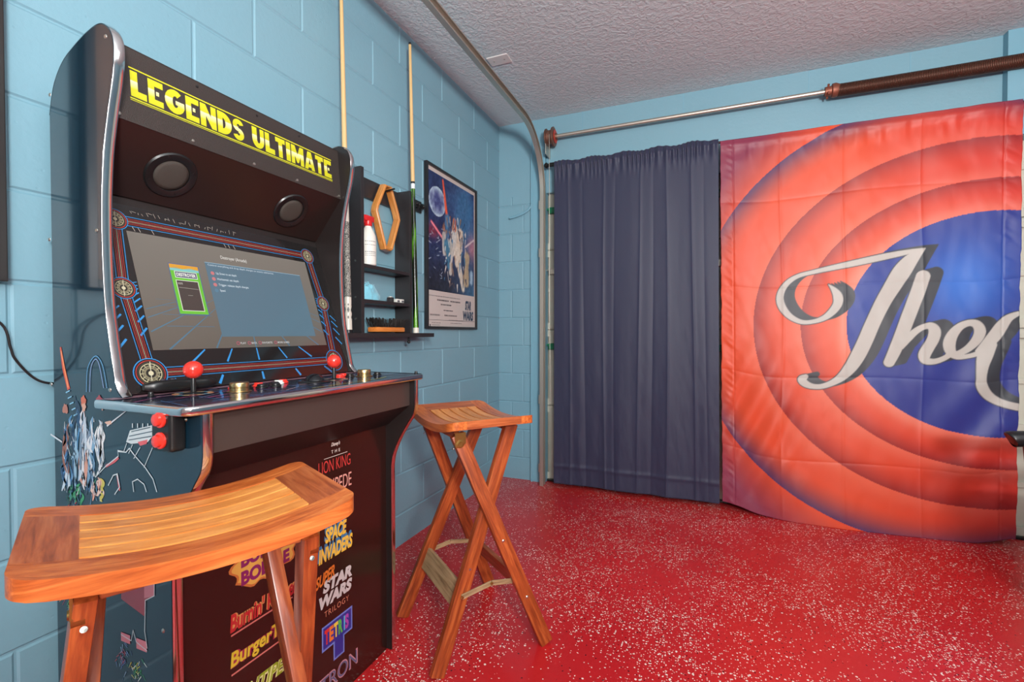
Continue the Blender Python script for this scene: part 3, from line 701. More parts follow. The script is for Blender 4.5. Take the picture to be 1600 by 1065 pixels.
# bezel and screen: one sloping plane, u = y, v = distance up the slope
ba, bb_ = Vector((.271, 0, .930)), Vector((.125, 0, 1.365)); BL = (bb_-ba).length; bd = (bb_-ba).normalized(); bn = Vector((bd.z, 0, -bd.x))
def bfn(u, v, o): p = ba+bd*v+bn*o; return (p.x, u, p.z)
bm = NB(); q0, q1, q2, q3 = ba, bb_, bb_-bn*.012, ba-bn*.012; prism(bm, [(p.x, p.z) for p in (q0, q1, q2, q3)], 1, yi0, yi1)
M_glass = mat('black_bezel_acrylic', (26, 22, 22), .10, coat=.4, spec=.5)
bz = obj('bezel', bm, M_glass, cab)
bm = NB(); prism(bm, [(.124, 1.363), (.118, 1.385), (.100, 1.385), (.108, 1.363)], 1, yi0, yi1); obj('bezel_ledge', bm, M_black, cab)
A = Art(bfn); SU0, SU1, SV0, SV1 = .681, 1.213, .0965, .391
BLU, RDL, CRM = (44, 128, 190), (176, 48, 42), (150, 140, 116)
ctr = .9475
for sgn in (-1, 1):
    uo, um = ctr+sgn*.2845, ctr+sgn*.2985
    tp, md_, bt = (uo, .4165), (um, .2445), (uo-.003*sgn, .043)
    for P_, Q_ in ((tp, md_), (md_, bt)):
        d = (Vector(Q_)-Vector(P_)).normalized(); n = Vector((-d.y, d.x))
        for o_, c_, w_ in ((0, CRM, .0015), (-.0032, RDL, .0010), (.0032, RDL, .0010), (-.0068, RDL, .0010), (.0068, RDL, .0010), (-.0118, BLU, .0016), (.0118, BLU, .0016)):
            A.line([Vector(P_)+n*o_, Vector(Q_)+n*o_], w_, c_, 1)
for v_ in (.4165, .043):
    for o_, c_, w_ in ((0, CRM, .0015), (-.0032, RDL, .0010), (.0032, RDL, .0010), (-.0068, RDL, .0010), (.0068, RDL, .0010), (-.0118, BLU, .0016), (.0118, BLU, .0016)):
        A.line([(ctr-.2845, v_+o_), (ctr+.2845, v_+o_)], w_, c_, 1)
for sgn in (-1, 1):
    for c, r in (((ctr+sgn*.2845, .4165), .020), ((ctr+sgn*.2985, .2445), .020), ((ctr+sgn*.2815, .043), .027)):
        A.disc(c, r*1.32, BLU, 2); A.disc(c, r*1.24, (24, 20, 20), 3); A.ring(c, r*1.10, .0016, RDL, 4)
        A.disc(c, r, (60, 54, 44), 4); A.disc(c, r*.92, (30, 27, 24), 5); A.ring(c, r*.82, r*.07, (176, 168, 132), 6); A.ring(c, r*.62, r*.06, (150, 144, 116), 6)
        A.ring(c, r*.46, r*.16, (120, 112, 88), 6); A.disc(c, r*.2, (190, 182, 150), 6)
        for k in range(12): a = k*pi/6; A.line([(c[0]+r*.5*math.cos(a), c[1]+r*.5*math.sin(a)), (c[0]+r*.8*math.cos(a), c[1]+r*.8*math.sin(a))], r*.07, (168, 160, 128), 6)
        A.line([(c[0]-r*.1, c[1]-r), (c[0]+r*.1, c[1]+r)], r*.06, (190, 184, 160), 7)
hz_v = .262                                        # perspective grid lines of the print
for k in (-2.6, -1.7, -.85, 0, .85, 1.7, 2.6):
    ux_ = lambda v: ctr+k*(.085+.9*(SV0-v)*.8)
    if abs(k) < 2.5: A.line([(ux_(SV0-.002), SV0-.002), (ux_(.060), .060)], [.0035, .005], BLU, 1)
    if abs(k) < 2: A.line([(ux_(.026), .026), (ux_(.004), .004)], [.0055, .007], BLU, 1)
for sgn in (-1, 1):
    for k, dv in enumerate((.262, .254, .246, .236, .222, .204, .180, .150)):
        A.line([(ctr+sgn*.269, dv), (ctr+sgn*.285, dv-.004-.002*k)], .0016+.0004*k, BLU, 1)
        if k > 3: A.line([(ctr+sgn*.315, dv-.012-.002*k), (ctr+sgn*.337, dv-.024-.004*k)], .0018+.0004*k, BLU, 1)
for k, u_ in enumerate((.70, .712, .742, .93, .942, .958)): A.line([(u_, .393), (u_-.004, .404)], .0012, (170, 164, 154), 1)
for k in range(22):
    u_ = .70+k*.0125+rnd.random()*.004; h_ = .004+rnd.random()*.012; v_ = .437+rnd.random()*.004
    A.line([(u_, v_), (u_+rnd.choice((-.003, .003, .0)), v_+h_)], .0009, (160, 156, 146), 1)
    if k % 3 == 0: A.line([(u_, v_+h_), (u_+.010, v_+h_-.002)], .0009, (160, 156, 146), 1)
A.build('bezel_artwork', M_art, bz, label='blue, red and cream line print with round emblems around the screen')
# screen
sm = attr_mat('lit_screen', .12, emit=.62, base=.35, coat=.3)
A = Art(bfn)
def scr(u, v):
    t = (v-SV0)/(SV1-SV0); a = (104, 96, 88); b = (124, 118, 110); return tuple(x+(y-x)*t for x, y in zip(a, b))
A.rect(SU0, SV0, SU1, SV1, scr, 0)
def PB(px, py):
    d = ray(px, py); k = ((ba-CAMP).dot(bn))/(d.dot(bn)); p = CAMP+d*k
    return (p.y, (p-ba).dot(bd))
A.rect(.855, .128, 1.175, .338, (74, 104, 124), 1)
for k in range(-5, 6):
    f_ = 1 if k == 0 else min(1, (.262-abs(k)*.028)/(abs(k)*.087))
    A.line([(ctr+k*.028, .235), (ctr+k*(.028+.087*f_), .235-(.235-SV0-.001)*f_)], [.0008, .0008+.0032*f_], (84, 118, 140), 1)
for k in range(4):
    v_ = .235-.012*(k+1)-.0035*k*k; A.line([(SU0+.03+.004*k, v_), (.84, v_)], .0008+.0003*k, (86, 112, 130), 1)
A.rect(.855, .128, 1.175, .338, (90, 116, 132), 2)
A.line([(.855, .338), (1.175, .338)], .0014, (150, 186, 206), 3)
# game card
A.rect(.758, .186, .834, .322, (86, 100, 140), 3); A.rect(.760, .188, .832, .320, (108, 190, 60), 4)
A.rect(.760, .309, .832, .320, (220, 158, 52), 5); A.poly([(.760, .309), (.775, .313), (.79, .308), (.81, .313), (.832, .309), (.832, .303), (.760, .303)], (130, 196, 196), 5)
A.rect(.769, .284, .825, .302, (226, 230, 222), 6); A.rect(.7705, .2855, .8235, .3005, (92, 96, 118), 7)
A.text('DESTROYER', .773, .2885, .821, .2975, (236, 236, 228), 8, bold=.03)
A.rect(.768, .196, .824, .278, (226, 226, 214), 6); A.rect(.7695, .1975, .8225, .2765, (76, 66, 62), 7)
A.line([(.772, .258), (.82, .256)], .0008, (180, 176, 166), 8); A.line([(.79, .238), (.802, .238)], .0008, (170, 166, 156), 8); A.text('score', .772, .266, .783, .2715, (170, 166, 160), 8)
A.text('Destroyer (Arcade)', .905, .352, .985, .365, (214, 212, 206), 5, bold=.01)
A.text('Control everything and drop depth charges on enemy submarines', .862, .3275, 1.07, .3345, (190, 206, 216), 5, bold=.01)
for k, s_ in enumerate(('Up Down to set depth', 'Horizontal: set depth', 'Trigger: release depth charges', 'Speed')):
    v_ = .308-.0165*k; A.disc((.870, v_), .0052, (196, 120, 122) if k < 3 else (90, 128, 150), 5)
    A.text(s_, .880, v_-.004, .880+.0030*len(s_), v_+.0042, (200, 216, 224), 5, bold=.01)
u_ = .895
for s_ in ('PLAY', 'BACK', 'FAVORITE', 'MORE GAMES'):
    A.ring((u_, .109), .0042, .0014, (190, 84, 110), 5, n=16); A.text(s_, u_+.007, .1062, u_+.007+.0042*len(s_), .1118, (196, 196, 196), 5, bold=.015); u_ += .0155+.0046*len(s_)
A.build('screen', sm, bz, label='lit screen showing a grey menu with a blue panel', z0=.0006)
# control deck
DX0, DX1, DY0, DY1 = .262, .537, .562, 1.341
bm = NB(); t_ = bmesh.new(); prism(t_, [(DX0, DY0), (DX1-.02, DY0), (DX1-.006, DY0+.006), (DX1, DY0+.02), (DX1, DY1-.02), (DX1-.006, DY1-.006), (DX1-.02, DY1), (DX0, DY1)], 2, .909, DZ)
merge(bm, t_)
box(bm, .245, .30, YN+.001, YF-.001, .915, DZ)
dk = obj('control_deck', bm, mat('dark_deck_vinyl', (38, 42, 66), .14, coat=.5), cab)
bm = NB(); dpts = [(DX0, DY0), (DX1-.02, DY0), (DX1-.010, DY0+.003), (DX1-.003, DY0+.010), (DX1, DY0+.02), (DX1, DY1-.02), (DX1-.003, DY1-.010), (DX1-.010, DY1-.003), (DX1-.02, DY1), (DX0, DY1)]; rg = []
for i, p in enumerate(dpts):
    a = Vector(dpts[max(i-1, 0)]); b = Vector(dpts[min(i+1, len(dpts)-1)]); d = (b-a).normalized(); n = Vector((d.y, -d.x))
    rg.append([bm.verts.new((p[0]+n.x*e, p[1]+n.y*e, z)) for e, z in ((.0, DZ+.001), (.003, DZ-.0005), (.0042, DZ-.004), (.0042, .913), (.003, .9095), (0, .908))])
for a, b in zip(rg, rg[1:]):
    for k in range(5): bm.faces.new([a[k], a[k+1], b[k+1], b[k]])
obj('edge_molding', bm, M_chrome, dk, smooth=True)
def dfn(u, v, o): return (v, u, DZ+o)
A = Art(dfn)
cs = [(120, 40, 84), (66, 58, 120), (40, 92, 150), (150, 60, 110), (34, 46, 88), (92, 96, 128), (170, 140, 150)]
for k in range(46):
    y = .60+rnd.random()*.68; x = .30+rnd.random()*.19; a = rnd.uniform(-.5, .5); l_ = rnd.uniform(.03, .12)
    A.line([(y-l_*math.cos(a)/2, x-l_*math.sin(a)/2), (y+l_*math.cos(a)/2, x+l_*math.sin(a)/2)], [rnd.uniform(.001, .010), rnd.uniform(.0005, .003)], rnd.choice(cs), k % 6)
for k in range(10): A.line([(.575+k*.08, .52), (.60+k*.075, .40)], .0018, (50, 120, 170), 6)
A.line([(.88, .512), (1.14, .508), (1.20, .49)], .004, (196, 190, 70), 6)
A.rect(.57, .262, 1.33, .30, (160, 120, 132), 5)
for y, x in ((.702, .345), (1.072, .403)):
    for k in range(16):
        a0 = k*pi/8; A.poly([(y+r*math.cos(a), x+r*math.sin(a)) for r, a in ((.028, a0), (.040, a0), (.040, a0+pi/8), (.028, a0+pi/8))], ((206, 176, 130), (186, 70, 60), (206, 176, 130), (56, 140, 170))[k % 4], 7)
A.build('deck_artwork', M_art, dk, label='multicoloured abstract print on the control deck')
for y, x in ((.702, .345), (1.070, .404)):
    bm = NB(); lathe(bm, [(.021, 0), (.021, .0015), (.008, .003), (.0055, .004), (.0048, .036), (.004, .04)], (x, y, DZ+.0008), (0, 0, 1), 24)
    js = obj('joystick', bm, M_blackpl, dk, smooth=40)
    bm = NB(); ball(bm, (x, y, .9790), .0198, seg=28, rings=18); obj('ball_top', bm, M_red, js, smooth=True, label='red ball top')
M_gold = mat('brushed_gold_metal', (206, 178, 128), .28, 1)
for y, x in ((.768, .405), (1.188, .415)):
    bm = NB(); lathe(bm, [(.026, 0), (.026, .0012), (.0205, .002), (.0205, .009), (.0195, .0096), (.0195, .0104), (.0205, .011), (.0205, .019), (.0195, .021), (0, .0212)], (x, y, DZ+.0008), (0, 0, 1), 32)
    obj('spinner', bm, M_gold, dk, smooth=30)
bm = NB(); lathe(bm, [(.042, 0), (.042, .002), (.034, .005), (.030, .005)], (.405, .995, DZ+.0008), (0, 0, 1), 32); tb = obj('trackball_ring', bm, M_blackpl, dk, smooth=40)
bm = NB(); ball(bm, (.405, .995, DZ-.006), .030, seg=28, rings=18); obj('trackball', bm, mat('black_trackball', (22, 22, 26), .12), tb, smooth=True)
btns = [(.800, .345, M_red), (.862, .352, M_red), (.925, .350, M_white), (.950, .338, M_red), (.838, .392, M_blackpl), (.872, .400, M_blackpl), (.890, .376, M_blackpl), (.812, .374, M_blackpl), (1.235, .428, M_blackpl), (1.128, .372, M_red), (1.152, .39, M_blackpl), (1.165, .352, M_red), (.635, .31, M_blackpl), (1.318, .52, M_blackpl)]
for y, x, m_ in btns:
    r = .006 if (y > 1.3 or y < .65) else .0135
    bm = NB(); lathe(bm, [(r, 0), (r, .003), (r*.82, .0045), (r*.78, .0045), (r*.76, .008), (r*.66, .0095), (0, .0098)], (x, y, DZ+.0008), (0, 0, 1), 24)
    obj('button', bm, m_, dk, smooth=35, label={M_red: 'red push button', M_white: 'white push button'}.get(m_, 'black push button'))
# apron under the deck and the recess below it
bm = NB(); box(bm, .500, .515, yi0, yi1, .826, .909, .001); ap = obj('apron', bm, mat('dark_brown_panel', (66, 54, 50), .34), cab)
bm = NB(); prism(bm, [(.515, .826), (.43, .758), (.42, .758), (.42, .766), (.50, .834), (.508, .834)], 1, yi0, yi1); obj('under_panel', bm, M_black, cab)
M_front = mat('dark_front_vinyl', (44, 22, 18), .24, coat=.2, crough=.12)
bm = NB(); box(bm, .40, .42, yi0, yi1, .0, .762); fp = obj('front_panel', bm, M_front, cab)
def ffn(u, v, o): return (.42+o, u, v)
def logo(lb):
    A.build('title_logo', M_art, fp, label=lb); A.F = []
A = Art(ffn)
S2 = (236, 226, 216)
# right column
A.text("Disney's", 1.040, .7345, 1.075, .7485, S2, 1, bold=.015, shear=.35); A.text('THE', 1.040, .7175, 1.075, .7265, S2, 1, bold=0, space=1.7)
A.line([(1.012, .708), (1.105, .7085)], .0012, S2, 1); A.text('LION KING', .992, .668, 1.118, .702, (206, 62, 58), 1, bold=-.004)
logo('red and white LION KING lettering')
A.text('MILLIPEDE', .985, .605, 1.122, .645, (226, 160, 146), 1, bold=-.002); logo('pale pink MILLIPEDE lettering')
A.poly([(.985, .535), (1.125, .535), (1.125, .565), (1.09, .572), (.985, .572)], (150, 88, 40), 1)
for k in range(7): A.rect(.992+.0125*k, .540, 1.0005+.0125*k, .566, (226, 170, 70), 2)
A.text('ND', 1.088, .541, 1.120, .567, (226, 170, 70), 2, bold=.03); logo('orange boxed lettering')
for t__, u0, v0, u1, v1 in (('SPACE', 1.015, .468, 1.100, .510), ('INVADERS', .990, .418, 1.125, .460)):
    A.text(t__, u0-.004, v0+.006, u1-.004, v1+.010, (56, 116, 160), 1, bold=.05, shear=.15); A.text(t__, u0, v0, u1, v1, (238, 190, 66), 2, bold=.045, shear=.15)
logo('yellow SPACE INVADERS lettering')
A.text('SUPER', .978, .352, 1.050, .386, (226, 120, 44), 3, bold=.03, shear=.3, rise=.012)
A.text('STAR', 1.005, .330, 1.122, .366, (206, 198, 196), 2, bold=.06, shear=.2); A.text('WARS', .990, .290, 1.122, .326, (206, 198, 196), 2, bold=.06, shear=.2)
A.text('TRILOGY', 1.010, .262, 1.108, .278, (206, 128, 100), 2, bold=0, space=1.2)
logo('grey STAR WARS TRILOGY lettering')
A.poly([(1.000, .168), (1.000, .238), (1.122, .238), (1.122, .168), (1.088, .168), (1.088, .118), (1.044, .118), (1.044, .168)], (110, 130, 206), 1)
A.poly([(1.005, .173), (1.005, .233), (1.117, .233), (1.117, .173), (1.083, .173), (1.083, .123), (1.049, .123), (1.049, .173)], (42, 48, 140), 2)
for k, (ch, cc) in enumerate(zip('TETRIS', ((214, 52, 44), (232, 120, 48), (238, 206, 70), (84, 184, 74), (84, 190, 226), (170, 70, 170)))):
    w_ = (.018, .018, .018, .019, .006, .018)[k]; u_ = 1.010+k*.0180-(.0 if k < 5 else .010)+(.004 if k == 4 else 0)
    A.text(ch, u_, .182, u_+w_*.92, .225, cc, 3, bold=.05)
logo('blue T shaped TETRIS sign with rainbow letters')
A.text('TRON', .990, .048, 1.145, .096, (196, 140, 150), 1, bold=.025); A.text('TRON', .994, .052, 1.141, .092, (84, 92, 128), 2, bold=-.002)
logo('metallic TRON lettering')
# left column
for (a, b, c_, d_) in ((.756, .634, .770, .652), (.800, .655, .806, .676), (.842, .650, .838, .672), (.865, .640, .858, .656)): A.line([(a, b), (c_, d_)], .005, (238, 206, 170), 1)
A.line([(.80, .630), (.85, .628)], .02, (236, 206, 170), 1); logo('pale burst of rays')
pts = [(.825+(.092+.010*math.sin(7*a))*math.cos(a), .515+(.052+.007*math.cos(9*a))*math.sin(a)) for a in [2*pi*k/56 for k in range(56)]]
A.poly(pts, (206, 120, 60), 1); A.poly([(.825+(x-.825)*.93, .515+(y-.515)*.9) for x, y in pts], (232, 178, 84), 2)
A.text('BUBBLE', .756, .520, .892, .552, (140, 36, 100), 3, bold=.05); A.text('BOBBLE', .756, .478, .892, .512, (140, 36, 100), 3, bold=.05)
logo('yellow splash with purple BUBBLE BOBBLE lettering')
for t__, v0, v1, a, b in (("Burnin' Rubber", .385, .428, (200, 46, 50), (226, 150, 90)), ('BurgerTime', .295, .340, (222, 190, 56), (160, 36, 70))):
    A.text(t__, .728, v0, .918, v1, b, 1, bold=.10, shear=.1); A.text(t__, .728, v0, .918, v1, a, 2, bold=.03, shear=.1)
    A.line([(.73, v0-.006), (.90, v0-.006)], .004, (214, 120, 110), 1); logo('underlined '+t__+' lettering')
A.text('CENTIPEDE', .722, .205, .925, .243, (226, 222, 150), 1, bold=.07, shear=.35); A.text('CENTIPEDE', .722, .205, .925, .243, (150, 168, 36), 2, bold=.01, shear=.35)
logo('lime green CENTIPEDE lettering')
A.poly([(.735, .100), (.735, .168), (.925, .168), (.925, .100)], (214, 178, 170), 1)
A.text('EXCITING', .742, .138, .918, .164, (200, 30, 44), 2, bold=.05); A.text('HOUR', .76, .106, .90, .132, (200, 30, 44), 2, bold=.05)
logo('red and pink EXCITING HOUR lettering')
# side artwork: plain generic stand-in shapes in the colours of the print
def sfn(u, v, o): return (u, YN-o, v)
A = Art(sfn); sp_ = lambda px, py: (lambda p: (p.x, p.z))(on(px, py, 1, YN))
A.line([sp_(95, 542), sp_(100, 575), sp_(108, 608)], [.006, .011, .011], (214, 78, 48), 2); A.line([sp_(96, 548), sp_(107, 605)], .004, (240, 150, 90), 3)
def wob(px, py, rx, ry, col, lay, seed, n=22, amp=.22):
    r_ = random.Random(seed); ph = [r_.uniform(0, 6) for _ in range(3)]
    A.poly([sp_(px+rx*math.cos(a)*(1+amp*math.sin(3*a+ph[0])+amp*.5*math.sin(7*a+ph[1])), py+ry*math.sin(a)*(1+amp*math.sin(4*a+ph[2]))) for a in [2*pi*k/n for k in range(n)]], col, lay)
STEELB, PALE, SKIN, NVY = (70, 120, 168), (190, 208, 220), (214, 158, 136), (26, 62, 98)
r_ = random.Random(12)
cols_ = ((104, 655, 770, 9, ((44, 84, 128), (70, 120, 168), (190, 208, 220), (150, 90, 70))), (118, 612, 780, 8, ((70, 130, 176), (30, 66, 104), (150, 186, 208), (26, 44, 70))),
         (131, 632, 775, 8, ((214, 218, 222), (190, 204, 216), (206, 150, 130), (120, 140, 160))), (143, 650, 770, 7, ((120, 160, 190), (214, 218, 222), (40, 80, 120))),
         (157, 655, 745, 7, ((224, 226, 226), (206, 212, 216), (170, 186, 200))), (150, 745, 785, 14, ((214, 160, 140), (196, 186, 80), (44, 120, 90), (226, 196, 180))), (118, 755, 790, 15, ((36, 104, 80), (60, 150, 96), (26, 70, 60), (196, 60, 70))))
for cx_, ya, yb2, wd, pal in cols_:
    for k in range(16):
        px = cx_+r_.uniform(-wd*.7, wd*.7); L_ = r_.uniform(22, 60) if yb2-ya > 60 else r_.uniform(10, 24); py = r_.uniform(ya, max(ya+1, yb2-L_)); bend = r_.uniform(-5, 5)
        cc = r_.choice(pal); P_ = catmull([(*sp_(px, py), 0), (*sp_(px+bend, py+L_*.35), 0), (*sp_(px+bend*.3, py+L_*.7), 0), (*sp_(px+r_.uniform(-5, 5), py+L_), 0)], 4); wm_ = r_.uniform(.005, .011)
        A.line(P_, [.0008+wm_*math.sin(pi*(q_+.3)/(len(P_)+.3)) for q_ in range(len(P_))], cc, 1+k % 5)
    for k in range(18):
        px = cx_+r_.uniform(-wd*.8, wd*.8); py = r_.uniform(ya, yb2-10); L_ = r_.uniform(5, 18)
        A.line([sp_(px, py), sp_(px+r_.uniform(-4, 4), py+L_)], [.0008, .002], r_.choice(((20, 40, 62), (236, 238, 238), (96, 140, 176), (60, 70, 90))), 6+k % 3)
for (px, py, rx, ry, c_, ly) in ((103, 638, 4, 8, (176, 110, 90), 7), (131, 626, 4, 8, (196, 96, 60), 7), (132, 636, 3, 7, (206, 154, 130), 8), (156, 626, 5, 8, (150, 56, 66), 7), (161, 633, 3, 7, (212, 166, 146), 8), (171, 660, 5, 3, (212, 170, 150), 8)):
    wob(px, py, rx, ry, c_, ly, int(px), amp=.22)
for cx_, cy_, sx_, sy_, pal in ((104, 915, 10, 24, ((150, 60, 90), (50, 130, 84), (110, 190, 110), (190, 208, 220), (214, 150, 90))), (112, 945, 5, 20, ((90, 190, 110), (190, 208, 220))), (214, 1045, 16, 16, ((46, 150, 84), (226, 232, 226), (196, 190, 70), (30, 100, 70))), (193, 1025, 10, 22, ((90, 120, 170), (140, 170, 200), (170, 50, 70), (40, 70, 110)))):
    for k in range(40):
        px, py = r_.gauss(cx_, sx_*.5), r_.gauss(cy_, sy_*.5); A.line([sp_(px, py), sp_(px+r_.uniform(-6, 6), py+r_.uniform(3, 10))], [.002, .0008], r_.choice(pal), 1+k % 7)
for k in range(5): A.line([sp_(104+3*k, 613+9*k), sp_(110+3*k, 610+9*k)], .0028, (130, 186, 216), 8)
A.line([sp_(168, 665), sp_(200, 640)], [.004, .002], (206, 214, 220), 7); A.line([sp_(80, 678), sp_(98, 690)], .004, (206, 214, 220), 7)
for o_ in (0, 5): A.line(catmull([(*sp_(*p), 0) for p in ((136+o_, 612), (138+o_, 575), (150, 556+o_), (161-o_, 570), (168-o_, 606))], 6), .0022, (80+8*o_, 140, 186), 7)
WL = (196, 206, 208)
# a blank sketched rock outline with a ladder structure, and red block shapes below
A.line([sp_(*p) for p in ((150, 745), (166, 728), (186, 712), (185, 704), (198, 706), (203, 700), (212, 712), (228, 730), (240, 748), (246, 768))], .0022, WL, 7)
A.line([sp_(*p) for p in ((166, 728), (180, 720), (186, 714))], .006, (196, 84, 90), 6)
A.line([sp_(*p) for p in ((210, 768), (208, 752), (216, 748), (226, 756), (230, 768))], .0022, WL, 7); A.line([sp_(*p) for p in ((170, 758), (178, 742), (184, 740), (188, 760), (180, 772))], .0024, WL, 7); A.line([sp_(184, 742), sp_(188, 766)], .005, (196, 84, 90), 6)
A.poly([sp_(*p) for p in ((198, 690), (204, 672), (238, 664), (243, 676), (232, 690), (206, 693))], WL, 6); A.poly([sp_(*p) for p in ((216, 690), (232, 686), (230, 693), (220, 696))], (206, 90, 96), 7)
for q_ in ((206, 674, 236, 667), (203, 681, 241, 673), (202, 687, 238, 681)): A.line([sp_(q_[0], q_[1]), sp_(q_[2], q_[3])], .0018, (34, 62, 78), 8)
for x_ in (208, 216, 224, 232): A.line([sp_(x_, 668), sp_(x_, 661)], .003, WL, 7)
for a_, b_2 in (((199, 692), (194, 706)), ((208, 694), (202, 708)), ((220, 698), (210, 716)), ((243, 690), (226, 730))): A.line([sp_(*a_), sp_(*b_2)], .0016, WL, 7)
A.poly([sp_(*p) for p in ((190, 900), (242, 896), (242, 930), (228, 936), (226, 962), (190, 935))], (150, 62, 72), 3); A.poly([sp_(*p) for p in ((226, 898), (242, 896), (242, 930), (226, 934))], (196, 118, 128), 4)
A.line([sp_(*p) for p in ((242, 896), (242, 930), (228, 937), (227, 985), (231, 1012))], .002, WL, 7); A.line([sp_(*p) for p in ((190, 990), (206, 1000), (209, 984), (214, 1002), (231, 1016))], .002, WL, 7)
A.rect(*sp_(190, 1000), *sp_(204, 992), (206, 120, 130), 5); A.rect(*sp_(214, 1012), *sp_(230, 1002), (206, 120, 130), 5)
A.build('side_artwork', M_art, near_panel, label='colourful abstract figures and outlines printed on the dark side panel')
for px, py in ((165, 57), (78, 148), (77, 374), (151, 360), (80, 600), (172, 609), (290, 655), (255, 985)):
    p = on(px, py, 1, YN); bm = NB(); lathe(bm, [(0, .0022), (.0025, .002), (.0042, .0008), (.0045, 0)], p, (0, -1, 0), 12); obj('screw', bm, M_screw, near_panel)
# button box on the near side
bm = NB(); box(bm, .432, .492, .562, YN, .838, .918, .009, 4)
bx = obj('side_button_box', bm, M_blackpl, cab, smooth=40)
for z in (.8995, .8600):
    bm = NB(); lathe(bm, [(.0155, 0), (.0155, .003), (.0125, .005), (.0118, .005), (.0112, .010), (.009, .0115), (0, .0118)], (.463, .562, z), (0, -1, 0), 28); obj('side_button', bm, M_red, bx, smooth=35, label='round red side button')
# black cord to the wall
bm = NB(); pts = [(.012, .30, 1.02), (.012, .44, 1.10), (.014, .516, 1.081), (.014, .530, 1.03), (.014, .537, 1.005), (.014, .561, .968), (.016, .585, .949), (.020, .62, .945), (.022, .68, .95)]
pts = [(.012, .516-.20, 1.14), (.012, .46, 1.115)]+pts[2:]; tube(bm, catmull(pts, 6), .0026, 8)
tag(obj('power_cord', bm, M_blackpl, smooth=True), 'thin black cord drooping on the blue wall left of the arcade cabinet', 'cord')
# handheld controller lying on the deck
bm = NB(); t_ = bmesh.new(); a, b = Vector((.276, .640, DZ+.018)), Vector((.300, .785, DZ+.018)); d = (b-a).normalized(); n = Vector((-d.y, d.x, 0)); L = (b-a).length; rg = []
for i in range(15):
    k = i/14; wv = .020*(1-.25*math.sin(pi*k))*(min(1, .35+5*min(k, 1-k))); hv = .013*(min(1, .5+4*min(k, 1-k)))
    c = a+d*(L*k); rg.append([t_.verts.new(c+n*(wv*math.copysign(abs(math.cos(w2))**.6, math.cos(w2)))+Vector((0, 0, hv*math.copysign(abs(math.sin(w2))**.6, math.sin(w2))))) for w2 in [2*pi*j/16 for j in range(16)]])
for u_, v_ in zip(rg, rg[1:]):
    for k in range(16): t_.faces.new([u_[k], u_[(k+1) % 16], v_[(k+1) % 16], v_[k]])
t_.faces.new(rg[0]); t_.faces.new(rg[-1][::-1]); merge(bm, t_)
ct = tag(obj('game_controller', bm, M_blackpl, smooth=50), 'black handheld controller lying behind the nearer joystick on the control deck', 'game controller')
for e in ct.data.vertices: e.co.z += 0
for k in (.25, .38, .62, .75):
    c = a+d*(L*k); bm = NB(); lathe(bm, [(.005, 0), (.005, .003), (.003, .004), (0, .004)], c+Vector((0, 0, .0115)), (0, 0, 1), 12); obj('controller_button', bm, mat('dark_grey_rubber', (60, 56, 66), .4), ct)

